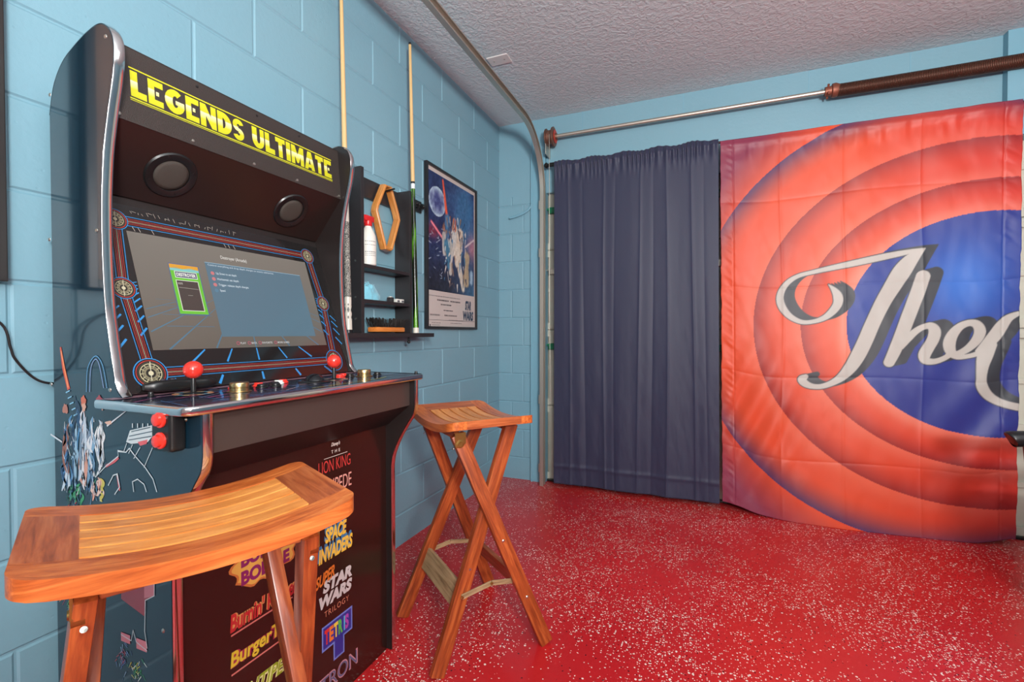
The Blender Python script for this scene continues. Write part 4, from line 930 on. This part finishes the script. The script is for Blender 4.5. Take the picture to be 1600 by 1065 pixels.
# ------------------------------------------------------------------ bar stools (long way of the seat = local x)
def make_stool(label, group):
    t = thing('folding_bar_stool', (0, 0, 0), label, 'bar stool', group)
    HX, HY, TK = .205, .154, .026
    zt = lambda x, y: .760+.027*(abs(x)/HX)**2.0
    def slab(x0, x1, y0, y1, m, name, parent, along='x', th=TK, nx=14, round_ends=0, ny=4):
        bm = NB(); lay = bm.verts.layers.float_vector.new('gr'); k = rnd.random()*8; T = {}; 
        for side in (0, 1):
            for i in range(nx+1):
                for j in range(ny+1):
                    x = x0+(x1-x0)*i/nx; y = y0+(y1-y0)*j/ny
                    xx, yy = x, y
                    if round_ends:      # soften the outside corners in plan
                        ex = max(0, abs(x)-(HX-round_ends)); ey = max(0, abs(y)-(HY-round_ends))
                        if ex > 0 and ey > 0:
                            l_ = math.hypot(ex, ey); mx_ = max(ex, ey)
                            if l_ > 0: f = mx_/l_; xx = math.copysign(abs(x)-ex+ex*f, x); yy = math.copysign(abs(y)-ey+ey*f, y)
                    z = zt(xx, yy)-(th if side == 0 else 0)
                    v = bm.verts.new((xx, yy, z)); v[lay] = Vector((y+k, z+k*1.3, x+k)) if along == 'x' else Vector((x+k, z+k*1.3, y+k)); T[side, i, j] = v
        for i in range(nx):
            for j in range(ny):
                bm.faces.new([T[1, i, j], T[1, i+1, j], T[1, i+1, j+1], T[1, i, j+1]]); bm.faces.new([T[0, i, j], T[0, i, j+1], T[0, i+1, j+1], T[0, i+1, j]])
        for i in range(nx):
            bm.faces.new([T[0, i, 0], T[0, i+1, 0], T[1, i+1, 0], T[1, i, 0]]); bm.faces.new([T[0, i, ny], T[1, i, ny], T[1, i+1, ny], T[0, i+1, ny]])
        for j in range(ny):
            bm.faces.new([T[0, 0, j], T[1, 0, j], T[1, 0, j+1], T[0, 0, j+1]]); bm.faces.new([T[0, nx, j], T[0, nx, j+1], T[1, nx, j+1], T[1, nx, j]])
        rim = [e for e in bm.edges if e.calc_face_angle(0) > .8]
        bmesh.ops.bevel(bm, geom=rim, offset=.0085 if round_ends else .0015, segments=3 if round_ends else 1, affect='EDGES')
        return obj(name, bm, m, parent, local=True, smooth=50)
    seat = slab(-HX, HX, -HY, -HY+.056, M_wood, 'seat', t, round_ends=.03, nx=24, ny=8)
    seat['label'] = 'slatted teak seat dipping in the middle'
    slab(-HX, HX, HY-.056, HY, M_wood, 'seat_rail', seat, round_ends=.03, nx=24, ny=8)
    slab(-HX, -HX+.062, -HY+.056, HY-.056, M_wood_dark, 'seat_end_board', seat, 'y', nx=6, ny=8); slab(HX-.062, HX, -HY+.056, HY-.056, M_wood_dark, 'seat_end_board', seat, 'y', nx=6, ny=8)
    n = 5; gp = .0065; y0 = -HY+.056+gp; w_ = (2*(HY-.056)-gp*(n+1))/n
    for k in range(n): slab(-HX+.062, HX-.062, y0+k*(w_+gp), y0+k*(w_+gp)+w_, M_wood_light, 'seat_slat', seat, th=.016)
    # frame one (inner legs): feet at y=-.19, tops at y=+.105; frame two (outer legs) the other way round
    for x in (-.180, .180):
        bm = NB(); bar(bm, (x, -.192, .004), (x*.65, .108, .748), .024, .046, (1, 0, 0)); lg = obj('leg', bm, M_wood_leg, t, local=True, smooth=40)
        f = .40; p = Vector((x, -.192, 0)).lerp(Vector((x*.65, .108, .748)), f)
        bm = NB(); lathe(bm, [(.006, 0), (.006, .012), (0, .013)], p, (1 if x > 0 else -1, 0, 0), 10); obj('bolt', bm, M_screw, lg, local=True)
    for x in (-.210, .210):
        s_ = 1 if x > 0 else -1
        bm = NB(); bar(bm, (x, .192, .004), (x*.65, -.104, .735), .024, .046, (1, 0, 0)); lg = obj('leg', bm, M_wood_leg, t, local=True, smooth=40)
        for fz in (.24, .51):
            p = Vector((x, .192, 0)).lerp(Vector((x*.65, -.104, .735)), fz); bm = NB(); lathe(bm, [(.0055, 0), (.0055, .0125), (.003, .014), (0, .014)], p, (s_, 0, 0), 10); obj('bolt', bm, M_screw, lg, local=True)
        hx = x*.655; bm = NB(); lathe(bm, [(.018, 0), (.018, .0138), (.012, .015), (.007, .015), (.006, .017), (0, .017)], (hx, -.098, .705), (s_, 0, 0), 20); box(bm, min(hx+s_*.011, hx+s_*.0145), max(hx+s_*.011, hx+s_*.0145), -.117, -.079, .705, .742)
        bm_ = NB(); lathe(bm_, [(.0042, 0), (.0038, .0015), (0, .002)], (hx*1.01, -.1175, .690), (0, -1, .4), 12); obj('bolt', bm_, M_screw, lg, local=True)
        obj('hinge_plate', bm, M_brass, t, local=True, smooth=40, label='brass hinge plate')
    # cleats that carry the seat, stretchers, folding braces
    bm = NB(); bar(bm, (-.105, .108, .735), (.105, .108, .735), .03, .02, (0, 0, 1)); obj('top_rail', bm, M_wood_dark, t, local=True)
    bm = NB(); bar(bm, (-.125, -.100, .732), (.125, -.100, .732), .028, .02, (0, 0, 1)); obj('top_rail', bm, M_wood_dark, t, local=True)
    bm = NB(); bar(bm, (-.150, -.106, .215), (.150, -.106, .215), .075, .016, (0, .30, .74)); obj('stretcher', bm, M_wood_grey, t, local=True)
    bm = NB(); bar(bm, (-.176, .108, .215), (.176, .108, .215), .075, .016, (0, -.30, .74)); obj('stretcher', bm, M_wood_dark, t, local=True)
    for x in (-.176, .176):
        P = [(x, -.105, .225), (x, -.05, .238), (x, 0.0, .243), (x, .05, .238), (x, .105, .225)]
        bm = NB(); bar(bm, P[0], P[2], .005, .016, (1, 0, 0), bev=.001); bar(bm, P[2], P[4], .005, .016, (1, 0, 0), bev=.001)
        br = obj('folding_brace', bm, M_wood_grey, t, local=True)
        for p in (P[0], P[2], P[4]):
            s_ = 1 if x > 0 else -1; bm = NB(); lathe(bm, [(.005, 0), (.005, .003), (0, .004)], (p[0]+s_*.0025, p[1], p[2]), (s_, 0, 0), 10); obj('rivet', bm, M_brass, br, local=True)
    return t
def copy_tree(o, parent=None):
    c = o.copy(); C.objects.link(c); c.parent = parent
    for ch in [x for x in bpy.data.objects if x.parent == o]: copy_tree(ch, c)
    return c
GS = 'folding teak bar stools'
st1 = make_stool('teak folding bar stool in the foreground, in front of the arcade cabinet side', GS)
st2 = copy_tree(st1); st2['label'] = 'teak folding bar stool on the red floor between the arcade cabinet and the corner'
st1.location = (.640, .512, 0); st1.rotation_euler = (0, 0, math.radians(64.5))
st2.location = (.622, 1.497, 0); st2.rotation_euler = (0, 0, math.radians(-38))

# ------------------------------------------------------------------ cue rack on the wall
rk = thing('cue_rack', (.0, 1.75, 1.04), 'black wooden wall rack with two small shelves and a bottom ledge', 'cue rack')
bm = NB(); box(bm, .001, .10, 1.553, 1.572, 1.062, 1.745, .0015); sl = obj('side_board', bm, M_blackwood, rk)
for z in (1.36, 1.21, 1.12): 
    bm = NB(); lathe(bm, [(.004, 0), (.004, .002), (0, .003)], (.07, 1.553, z), (0, -1, 0), 10); obj('screw', bm, M_screw, sl)
bm = NB(); box(bm, .001, .09, 1.914, 1.930, 1.062, 1.745, .0015); obj('side_board', bm, M_blackwood, rk)
bm = NB(); box(bm, .001, .018, 1.572, 1.914, 1.660, 1.745, .0015); tr_ = obj('top_board', bm, M_blackwood, rk)
bm = NB(); tube(bm, [(.018, 1.80, 1.715), (.085, 1.80, 1.722)], .004, 10); obj('peg', bm, M_blackpl, tr_)
for z in (1.336, 1.188):
    bm = NB(); box(bm, .001, .089, 1.572, 1.914, z, z+.016, .0015); obj('shelf', bm, M_blackwood, rk)
bm = NB(); box(bm, .001, .112, 1.455, 2.095, 1.042, 1.062, .002); lg_ = obj('ledge', bm, M_blackwood, rk)
bm = NB(); tube(bm, [(.09, 1.90, 1.045), (.09, 1.90, 1.020)], .005, 8); ball(bm, (.09, 1.90, 1.019), .008); obj('peg', bm, M_blackpl, lg_)
# cues
def cue(name, x, y, top, secs_, label):
    z0 = 1.0625; R0, R1 = .0145, .0065; H = top-z0; t = thing(name, (x, y, z0), label, 'pool cue', 'pool cues standing in the wall rack'); lean = -.03
    for nm, a, b, m_, lb in secs_:
        bm = NB(); n = 6; P = []; Rr = []
        for k in range(n+1):
            z = a+(b-a)*k/n; f = (z-z0)/H; P.append((x+lean*f, y, z)); Rr.append(R0+(R1-R0)*f**.9)
        tube(bm, P, Rr, 16); obj(nm, bm, m_, t, smooth=40, label=lb)
    return t
M_maple = mat('maple_shaft', (214, 178, 122), .35, coat=.3, vary=.06, bscale=12)
def wrap_mat():
    m, nt, b = newmat('speckled_cue_wrap'); L = nt.links.new; tc = nt.nodes.new('ShaderNodeTexCoord')
    v = nt.nodes.new('ShaderNodeTexNoise'); v.inputs['Scale'].default_value = 420; L(tc.outputs['Object'], v.inputs['Vector'])
    cr = nt.nodes.new('ShaderNodeValToRGB'); cr.color_ramp.interpolation = 'CONSTANT'; cr.color_ramp.elements[0].color = (.02, .02, .02, 1); cr.color_ramp.elements[1].position = .53; cr.color_ramp.elements[1].color = (*lin((190, 186, 176)), 1)
    L(v.outputs[0], cr.inputs[0]); L(cr.outputs[0], b.inputs['Base Color']); b.inputs['Roughness'].default_value = .6; return m
def green_mat():
    m, nt, b = newmat('green_black_marbled'); L = nt.links.new; tc = nt.nodes.new('ShaderNodeTexCoord'); mp = nt.nodes.new('ShaderNodeMapping'); mp.inputs['Scale'].default_value = (30, 30, 3)
    v = nt.nodes.new('ShaderNodeTexNoise'); v.inputs['Scale'].default_value = 1.6; v.inputs['Detail'].default_value = 3; L(tc.outputs['Object'], mp.inputs[0]); L(mp.outputs[0], v.inputs['Vector'])
    cr = nt.nodes.new('ShaderNodeValToRGB'); cr.color_ramp.elements[0].position = .50; cr.color_ramp.elements[0].color = (*lin((16, 22, 14)), 1); cr.color_ramp.elements[1].position = .60; cr.color_ramp.elements[1].color = (*lin((84, 148, 34)), 1)
    L(v.outputs[0], cr.inputs[0]); L(cr.outputs[0], b.inputs['Base Color']); b.inputs['Roughness'].default_value = .2; return m
M_gm = green_mat(); M_ivory = mat('ivory_resin', (214, 208, 196), .3)
c1 = cue('pool_cue', .085, 1.494, 2.50, [('bumper', 1.0625, 1.075, M_blackpl, None), ('butt_sleeve', 1.075, 1.205, M_ivory, 'white butt sleeve with black diamonds'), ('wrap', 1.205, 1.505, wrap_mat(), 'black and white speckled wrap'), ('forearm', 1.505, 1.78, M_ivory, None), ('shaft', 1.78, 2.50, M_maple, 'pale maple shaft')], 'pool cue with a white diamond-marked butt standing left of the wall rack')
bm = NB()
for z, s_ in ((1.175, .5), (1.155, 1), (1.125, .6)):
    for a in (-1.9, -.9, .1): 
        r_ = .0149; cx_, cy_ = .085+math.cos(a)*r_, 1.494+math.sin(a)*r_; tg = Vector((-math.sin(a), math.cos(a), 0)); vs = [bm.verts.new(Vector((cx_, cy_, z))+o_) for o_ in (Vector((0, 0, .013*s_)), tg*.005*s_, Vector((0, 0, -.013*s_)), -tg*.005*s_)]; bm.faces.new(vs)
slv = [x for x in bpy.data.objects if x.parent == c1 and x.name.startswith('butt_sleeve')][0]
obj('diamond_inlay', bm, M_blackpl, slv, fixn=False)
cue('pool_cue', .096, 1.953, 2.474, [('bumper', 1.0625, 1.088, M_ivory, None), ('butt', 1.088, 1.765, M_gm, 'green and black marbled butt'), ('ring', 1.765, 1.790, mat('white_ring', (220, 224, 226), .3), None), ('joint', 1.79, 1.80, M_blackpl, None), ('shaft', 1.80, 2.465, M_maple, 'pale maple shaft'), ('tip', 2.465, 2.474, M_blackpl, None)], 'green-butted pool cue standing right of the wall rack beside the poster')
# black clip right of the rack
bm = NB(); box(bm, .001, .012, 2.045, 2.135, 1.695, 1.755, .002)
clp = tag(obj('cue_clip_plate', bm, M_blackpl), 'small black cue clip on the blue wall just left of the poster', 'cue clip')
for y in (2.062, 2.085, 2.125):
    bm = NB(); box(bm, .012, .03, y-.007, y+.007, 1.712, 1.742, .004); ball(bm, (.031, y, 1.727), .007, seg=12, rings=8); obj('roller', bm, M_blackpl, clp, smooth=50)
# diamond ball rack
yc_, zc_ = 1.795, 1.59; bm = NB()
oc = [(-.098, .010), (-.03, .150), (.03, .150), (.095, .010), (.030, -.145), (-.030, -.145)]
oc = [(-.090, .014), (-.084, .040), (-.026, .148), (.024, .150), (.080, .036), (.088, .006), (.030, -.140), (.012, -.150), (-.026, -.146)]
A0 = [Vector((.045, yc_+u, zc_+v)) for u, v in oc]
n = len(A0); lay = bm.verts.layers.float_vector.new('gr'); rr = []
for i, p in enumerate(A0):
    c = Vector((.045, yc_, zc_)); d = (A0[(i+1) % n]-A0[i-1]).normalized(); nn = Vector((1, 0, 0)).cross(d); 
    if nn.dot(p-c) < 0: nn = -nn
    rr.append([bm.verts.new(p+nn*o_+Vector((x_, 0, 0))) for o_, x_ in ((0, -.018), (.002, -.006), (0, .010), (-.004, .014), (-.011, .014), (-.014, .010), (-.014, -.018))])
for i in range(n):
    a_, b_ = rr[i], rr[(i+1) % n]
    for k in range(7): bm.faces.new([a_[k], a_[(k+1) % 7], b_[(k+1) % 7], b_[k]])
for i, r_ in enumerate(rr):
    for k, v in enumerate(r_): v[lay] = Vector((k*.01, .02*k, i*.12))
tag(obj('ball_rack', bm, wood_mat('oak_rack', ((184, 110, 46), (206, 136, 66), (222, 160, 92))), smooth=30), 'orange wooden diamond-shaped ball rack hanging from the black wall rack', 'billiard ball rack')
# spray bottle on the upper shelf
sx, sy, sz = .055, 1.652, 1.3525
t = thing('spray_bottle', (sx, sy, sz), 'white spray bottle with red trigger head on the upper rack shelf', 'spray bottle')
bm = NB(); lathe(bm, [(.030, 0), (.034, .004), (.034, .105), (.031, .13), (.020, .155), (.013, .17), (.013, .18)], (sx, sy, sz), (0, 0, 1), 24); bo = obj('bottle', bm, M_white, t, smooth=40)
bm = NB()
for z, h_ in ((.10, .0025), (.085, .002), (.055, .003), (.048, .002), (.040, .002)):
    for k in range(6):
        a = -1.3+k*.25; a2_ = a+.2; r_ = .0343; bm.faces.new([bm.verts.new((sx+r_*math.cos(q_), sy+r_*math.sin(q_), sz+z+h_*s_)) for q_, s_ in ((a, 0), (a2_, 0), (a2_, 1), (a, 1))])
obj('label_print', bm, mat('grey_print', (96, 96, 100), .5), bo, fixn=False, label='grey printed lines')
bm = NB(); lathe(bm, [(.015, 0), (.017, .004), (.017, .022), (.012, .026)], (sx, sy, sz+.17), (0, 0, 1), 20); box(bm, sx-.012, sx+.012, sy-.030, sy+.028, sz+.19, sz+.215, .005); box(bm, sx-.007, sx+.007, sy-.042, sy-.028, sz+.198, sz+.212, .003)
obj('spray_head', bm, mat('red_spray_plastic', (206, 40, 42), .3), t, smooth=40, label='red spray head')
bm = NB(); tube(bm, [(sx, sy-.02, sz+.195), (sx, sy-.034, sz+.175), (sx, sy-.036, sz+.155)], [.005, .004, .003], 8); obj('trigger', bm, mat('red_spray_plastic2', (206, 40, 42), .3), t, smooth=True)
# light blue cloth, chalk and brush
n1 = 40; th_, ph_ = np.meshgrid(np.linspace(0, 2*pi, n1), np.linspace(0.0, pi/2, 20))
rad_ = 1+.25*noise2(th_*2.5+3, ph_*4, 31)+.12*noise2(th_*7, ph_*9, 33); seam = np.sin(th_/2)**.2*0+1
wv = np.where(np.isclose(th_, 2*pi), rad_[:, :1], rad_)
grid_obj_ = grid_obj('microfibre_cloth', .050+.038*np.cos(th_)*np.cos(ph_)*wv, 1.648+.062*np.sin(th_)*np.cos(ph_)*wv, 1.2045+.072*np.sin(ph_)*wv, mat('light_blue_cloth', (122, 194, 214), .7, sheen=.3, bump=.4, bscale=200))
tag(grid_obj_, 'crumpled light blue cloth on the lower shelf of the black rack', 'cloth')
bm = NB(); box(bm, .042, .066, 1.795, 1.819, 1.2042, 1.2275, .003); oo = tag(obj('cue_chalk', bm, mat('dark_chalk', (44, 42, 44), .8, bump=.4, bscale=200)), 'black round-topped chalk holder on the lower rack shelf', 'chalk', None)
bm = NB(); lathe(bm, [(.009, 0), (.009, .003), (.004, .001)], (.054, 1.807, 1.2275), (0, 0, 1), 14); obj('chalk_top', bm, M_ivory, oo)
for y, lb in ((1.852, 'white chalk cube on the lower rack shelf, left of the other white one'), (1.884, 'white chalk cube at the right end of the lower rack shelf')):
    bm = NB(); box(bm, .045, .067, y-.012, y+.012, 1.2042, 1.2225, .002); o2 = tag(obj('cue_chalk', bm, mat('white_chalk', (222, 220, 212), .7)), lb, 'chalk', 'white chalk cubes on the lower shelf')
    bm = NB(); box(bm, .0672, .0676, y-.009, y+.009, 1.2075, 1.2165); obj('chalk_print', bm, mat('grey_chalk_print', (90, 90, 96), .6), o2)
bt = thing('table_brush', (.055, 1.785, 1.0622), 'wooden handled table brush with black bristles on the bottom ledge of the rack', 'brush')
bm = NB(); bar(bm, (.055, 1.675, 1.0775), (.055, 1.885, 1.0775), .022, .05, (0, 0, 1), bev=.006); 
for v in bm.verts: v.co.z = max(v.co.z, 1.0626)
obj('handle', bm, wood_mat('brush_wood', ((206, 106, 40), (230, 136, 60), (240, 160, 90))), bt, smooth=40)
bm = NB()
for i in range(150):
    for j in range(3):
        y = 1.677+.206*(i+rnd.random())/150; f = (y-1.78)/.105; hgt = .042 if abs(f) > .22 else .022
        x = .04+.014*j+rnd.uniform(-.004, .004); dy = .028*f*abs(f)+rnd.uniform(-.003, .003); z0 = 1.087; z1 = z0+hgt*rnd.uniform(.8, 1.05)
        v = [bm.verts.new(p) for p in ((x, y-.0008, z0), (x, y+.0008, z0), (x+rnd.uniform(-.006, .006), y+dy+.0004, z1), (x, y+dy-.0004, z1))]; bm.faces.new(v)
obj('bristles', bm, mat('black_bristle', (38, 34, 32), .6), bt, kind='stuff', fixn=False)

# ------------------------------------------------------------------ poster: generic space scene, real lettering
PY0, PY1, PZ0, PZ1 = 2.174, 2.776, 1.086, 1.990
po = thing('framed_poster', (.0, 2.475, 1.086), 'black framed space adventure poster on the blue wall between rack and corner', 'poster')
bm = NB()
for a in ((PY0, PY0+.014, PZ0, PZ1), (PY1-.014, PY1, PZ0, PZ1), (PY0+.014, PY1-.014, PZ0, PZ0+.014), (PY0+.014, PY1-.014, PZ1-.014, PZ1)): box(bm, .001, .022, a[0], a[1], a[2], a[3], .0015)
obj('frame', bm, mat('black_frame', (30, 29, 32), .35), po)
bm = NB(); box(bm, .001, .010, PY0+.012, PY1-.012, PZ0+.012, PZ1-.012); pp = obj('backing', bm, mat('poster_white', (196, 186, 180), .5), po)
# picture area as a colour grid
ny_, nz_ = 150, 180; gy, gz = np.meshgrid(np.linspace(PY0+.030, PY1-.028, ny_), np.linspace(1.300, PZ1-.036, nz_))
uu = (gy-PY0-.03)/(PY1-PY0-.058); vv = (gz-1.300)/(PZ1-.036-1.300); nz0 = noise2(uu*5, vv*7, 61, 4); 
c = blend(np.broadcast_to(np.array((30, 40, 84.)), gy.shape+(3,)), np.broadcast_to(np.array((64, 120, 168.)), gy.shape+(3,)), np.exp(-((uu-.78)/.28)**2-((vv-.74)/.35)**2)+.35*nz0)
c = blend(c, np.broadcast_to(np.array((20, 22, 40.)), c.shape), np.clip(1.1-vv*2.6, 0, 1)*np.clip(1.2-uu, 0, 1)); c = blend(c, np.broadcast_to(np.array((60, 112, 146.)), c.shape), np.clip(1-vv*2.5, 0, 1)*np.clip(uu*1.6-.7, 0, 1))
c = blend(c, np.broadcast_to(np.array((196, 120, 130.)), c.shape), .8*np.exp(-((uu-.95)/.13)**2-((vv-.47)/.13)**2)); c = blend(c, np.broadcast_to(np.array((150, 40, 60.)), c.shape), .8*np.exp(-((uu-.08)/.12)**2-((vv-.5)/.06)**2))
pr = np.hypot((uu-.17)/.165, (vv-.765)/.125); pl = blend(np.broadcast_to(np.array((60, 66, 120.)), c.shape), np.broadcast_to(np.array((170, 190, 206.)), c.shape), np.clip(pr**2+.5*noise2(uu*22, vv*26, 66), 0, 1)); c = np.where((pr < 1)[..., None], pl, c)
def pill(c, a, b, w0, w1, colr, soft=.012, amp=.0):
    dx_, dz_ = b[0]-a[0], b[1]-a[1]; LL = dx_*dx_+dz_*dz_; t_ = np.clip(((uu-a[0])*dx_+(vv-a[1])*dz_)/LL, 0, 1); d_ = np.hypot(uu-a[0]-t_*dx_, (vv-a[1]-t_*dz_)*1.2)-(w0+(w1-w0)*t_)+amp*nz0
    return blend(c, np.broadcast_to(np.array(colr, float), c.shape), (soft-d_)/(soft*1.5))
for a in (((.66, .62), (.76, .86), .13, .10, (52, 96, 140), .05, .05), ((.28, .97), (.36, .68), .012, .022, (226, 84, 50)), ((.05, .575), (.27, .47), .010, .012, (240, 130, 140)), ((.78, .46), (1.0, .56), .008, .006, (220, 200, 200)),
          ((.37, .66), (.36, .52), .045, .04, (70, 110, 150), .02, .03), ((.54, .58), (.50, .40), .055, .06, (196, 192, 186), .015, .04), ((.66, .56), (.60, .30), .055, .07, (206, 190, 170), .015, .04), ((.58, .38), (.72, .06), .06, .028, (206, 196, 180), .015, .04), ((.46, .44), (.44, .18), .05, .03, (186, 180, 172), .015, .04), ((.52, .60), (.53, .66), .035, .03, (190, 96, 66), .012, .02), ((.30, .50), (.31, .34), .03, .035, (180, 174, 168), .012, .03), ((.30, .56), (.30, .575), .026, .02, (176, 110, 80), .01, .02), ((.36, .42), (.40, .24), .045, .03, (66, 120, 150), .02, .04), ((.82, .36), (.80, .12), .05, .04, (170, 150, 120), .02, .06), ((.93, .14), (.93, .22), .03, .03, (150, 176, 196), .02, .02)): c = pill(c, *a)
rs = np.random.RandomState(5)
for k in range(90):
    a = .30+rs.rand()*.5, .08+rs.rand()*.62; c = pill(c, a, (a[0]+rs.uniform(-.03, .03), a[1]-rs.uniform(.01, .09)), .003+.009*rs.rand(), .003, ((30, 50, 84), (226, 218, 204), (150, 120, 96), (60, 120, 160), (110, 80, 70), (190, 180, 170))[k % 6], .006)
for k in range(26):
    a = rs.rand()*.34, .05+rs.rand()*.52; c = pill(c, a, (a[0]+rs.uniform(-.05, .05), a[1]+rs.uniform(-.02, .02)), .004, .003, (150, 160, 176), .004)
c += 26*noise2(uu*38, vv*44, 71, 2)[..., None]
g = grid_obj('picture', np.full(gy.shape, .0108), gy, gz, M_paper, parent=po, cols=np_lin(np.clip(c, 0, 255)))
g.data.flip_normals()
def pfn(u, v, o): return (.0102+o, u, v)
A = Art(pfn); GR = (120, 112, 112); DG = (70, 66, 72)
fm = PY0+.022; A.line([(fm, PZ0+.05), (PY1-.022, PZ0+.05)], .002, DG, 1)
rc_ = random.Random(4)          # rows of credit print too small to read: short broken strips
for (u0, u1, v, h_, cc) in ((2.20, 2.56, 1.268, .005, GR), (2.29, 2.42, 1.245, .008, DG), (2.44, 2.56, 1.245, .008, DG), (2.33, 2.45, 1.222, .007, DG), (2.36, 2.47, 1.190, .006, DG), (2.215, 2.32, 1.160, .009, GR), (2.37, 2.52, 1.160, .009, GR), (2.42, 2.60, 1.136, .004, GR), (2.235, 2.33, 1.118, .004, GR), (2.235, 2.32, 1.106, .004, GR), (2.44, 2.58, 1.118, .004, GR)):
    u_ = u0
    while u_ < u1:
        w_ = rc_.uniform(.003, .009); A.rect(u_, v, min(u_+w_, u1), v+h_, cc, 1); u_ += w_+rc_.uniform(.0015, .004)
A.rect(2.212, 1.100, 2.222, 1.112, DG, 1)
A.text('STAR', 2.625, 1.205, 2.705, 1.265, (44, 62, 86), 2, bold=.06, shear=.2); A.text('WARS', 2.595, 1.140, 2.735, 1.200, (44, 62, 86), 2, bold=.06, shear=.12)
A.build('printed_text', M_paper, po, z0=.0006)

# ------------------------------------------------------------------ edge of a wall picture at the far left, chair arm at the right
fr = thing('framed_picture', (.0, .3, 1.17), 'dark framed picture on the left wall, only its right edge in view', 'picture')
bm = NB()
for a in ((.50, .522, 1.17, 2.1), (.05, .072, 1.17, 2.1), (.072, .50, 1.17, 1.192), (.072, .50, 2.078, 2.1)): box(bm, .001, .032, *a[:2], *a[2:], .002)
obj('frame', bm, mat('dark_picture_frame', (34, 30, 30), .3), fr)
bm = NB(); box(bm, .001, .015, .07, .502, 1.19, 2.08); obj('picture_print', bm, mat('warm_print', (150, 110, 80), .4, vary=.5, bscale=6), fr)
ch = thing('padded_armchair', (2.83, 2.25, 0), 'black padded chair at the right edge, its rounded armrest in front of the banner', 'chair')
M_vinyl = mat('black_vinyl', (26, 26, 28), .3, bump=.15, bscale=120)
def pad(bm, x0, x1, y0, y1, z0, z1, r): return box(bm, x0, x1, y0, y1, z0, z1, r, 5)
bm = NB(); pad(bm, 2.64, 3.12, 1.98, 2.50, .36, .46, .03); obj('seat', bm, M_vinyl, ch, smooth=50)
bm = NB(); pad(bm, 3.06, 3.16, 1.98, 2.50, .47, 1.0, .03); obj('backrest', bm, M_vinyl, ch, smooth=50)
for y in (1.985, 2.44):
    bm = NB(); pts = [(2.530, y+.03, .638), (2.56, y+.03, .644), (2.75, y+.03, .66), (3.09, y+.03, .67)]
    pts = catmull(pts, 5); t_ = bmesh.new(); tube(t_, pts, [.022, .031, .034, .034, .034]+[.033]*(len(pts)-5), 16); 
    for v in t_.verts: v.co.z = .655+(v.co.z-.655)*.95
    merge(bm, t_); obj('armrest', bm, M_vinyl, ch, smooth=60)
    bm = NB(); tube(bm, [(2.590, y+.03, .645), (2.61, y+.03, .40), (2.65, y+.03, .006)], [.024, .024, .02], 12); obj('leg', bm, M_blackpl, ch, smooth=50)
    bm = NB(); tube(bm, [(3.08, y+.03, .645), (3.08, y+.03, .40), (3.12, y+.03, .006)], [.018, .018, .015], 12); obj('leg', bm, M_blackpl, ch, smooth=50)
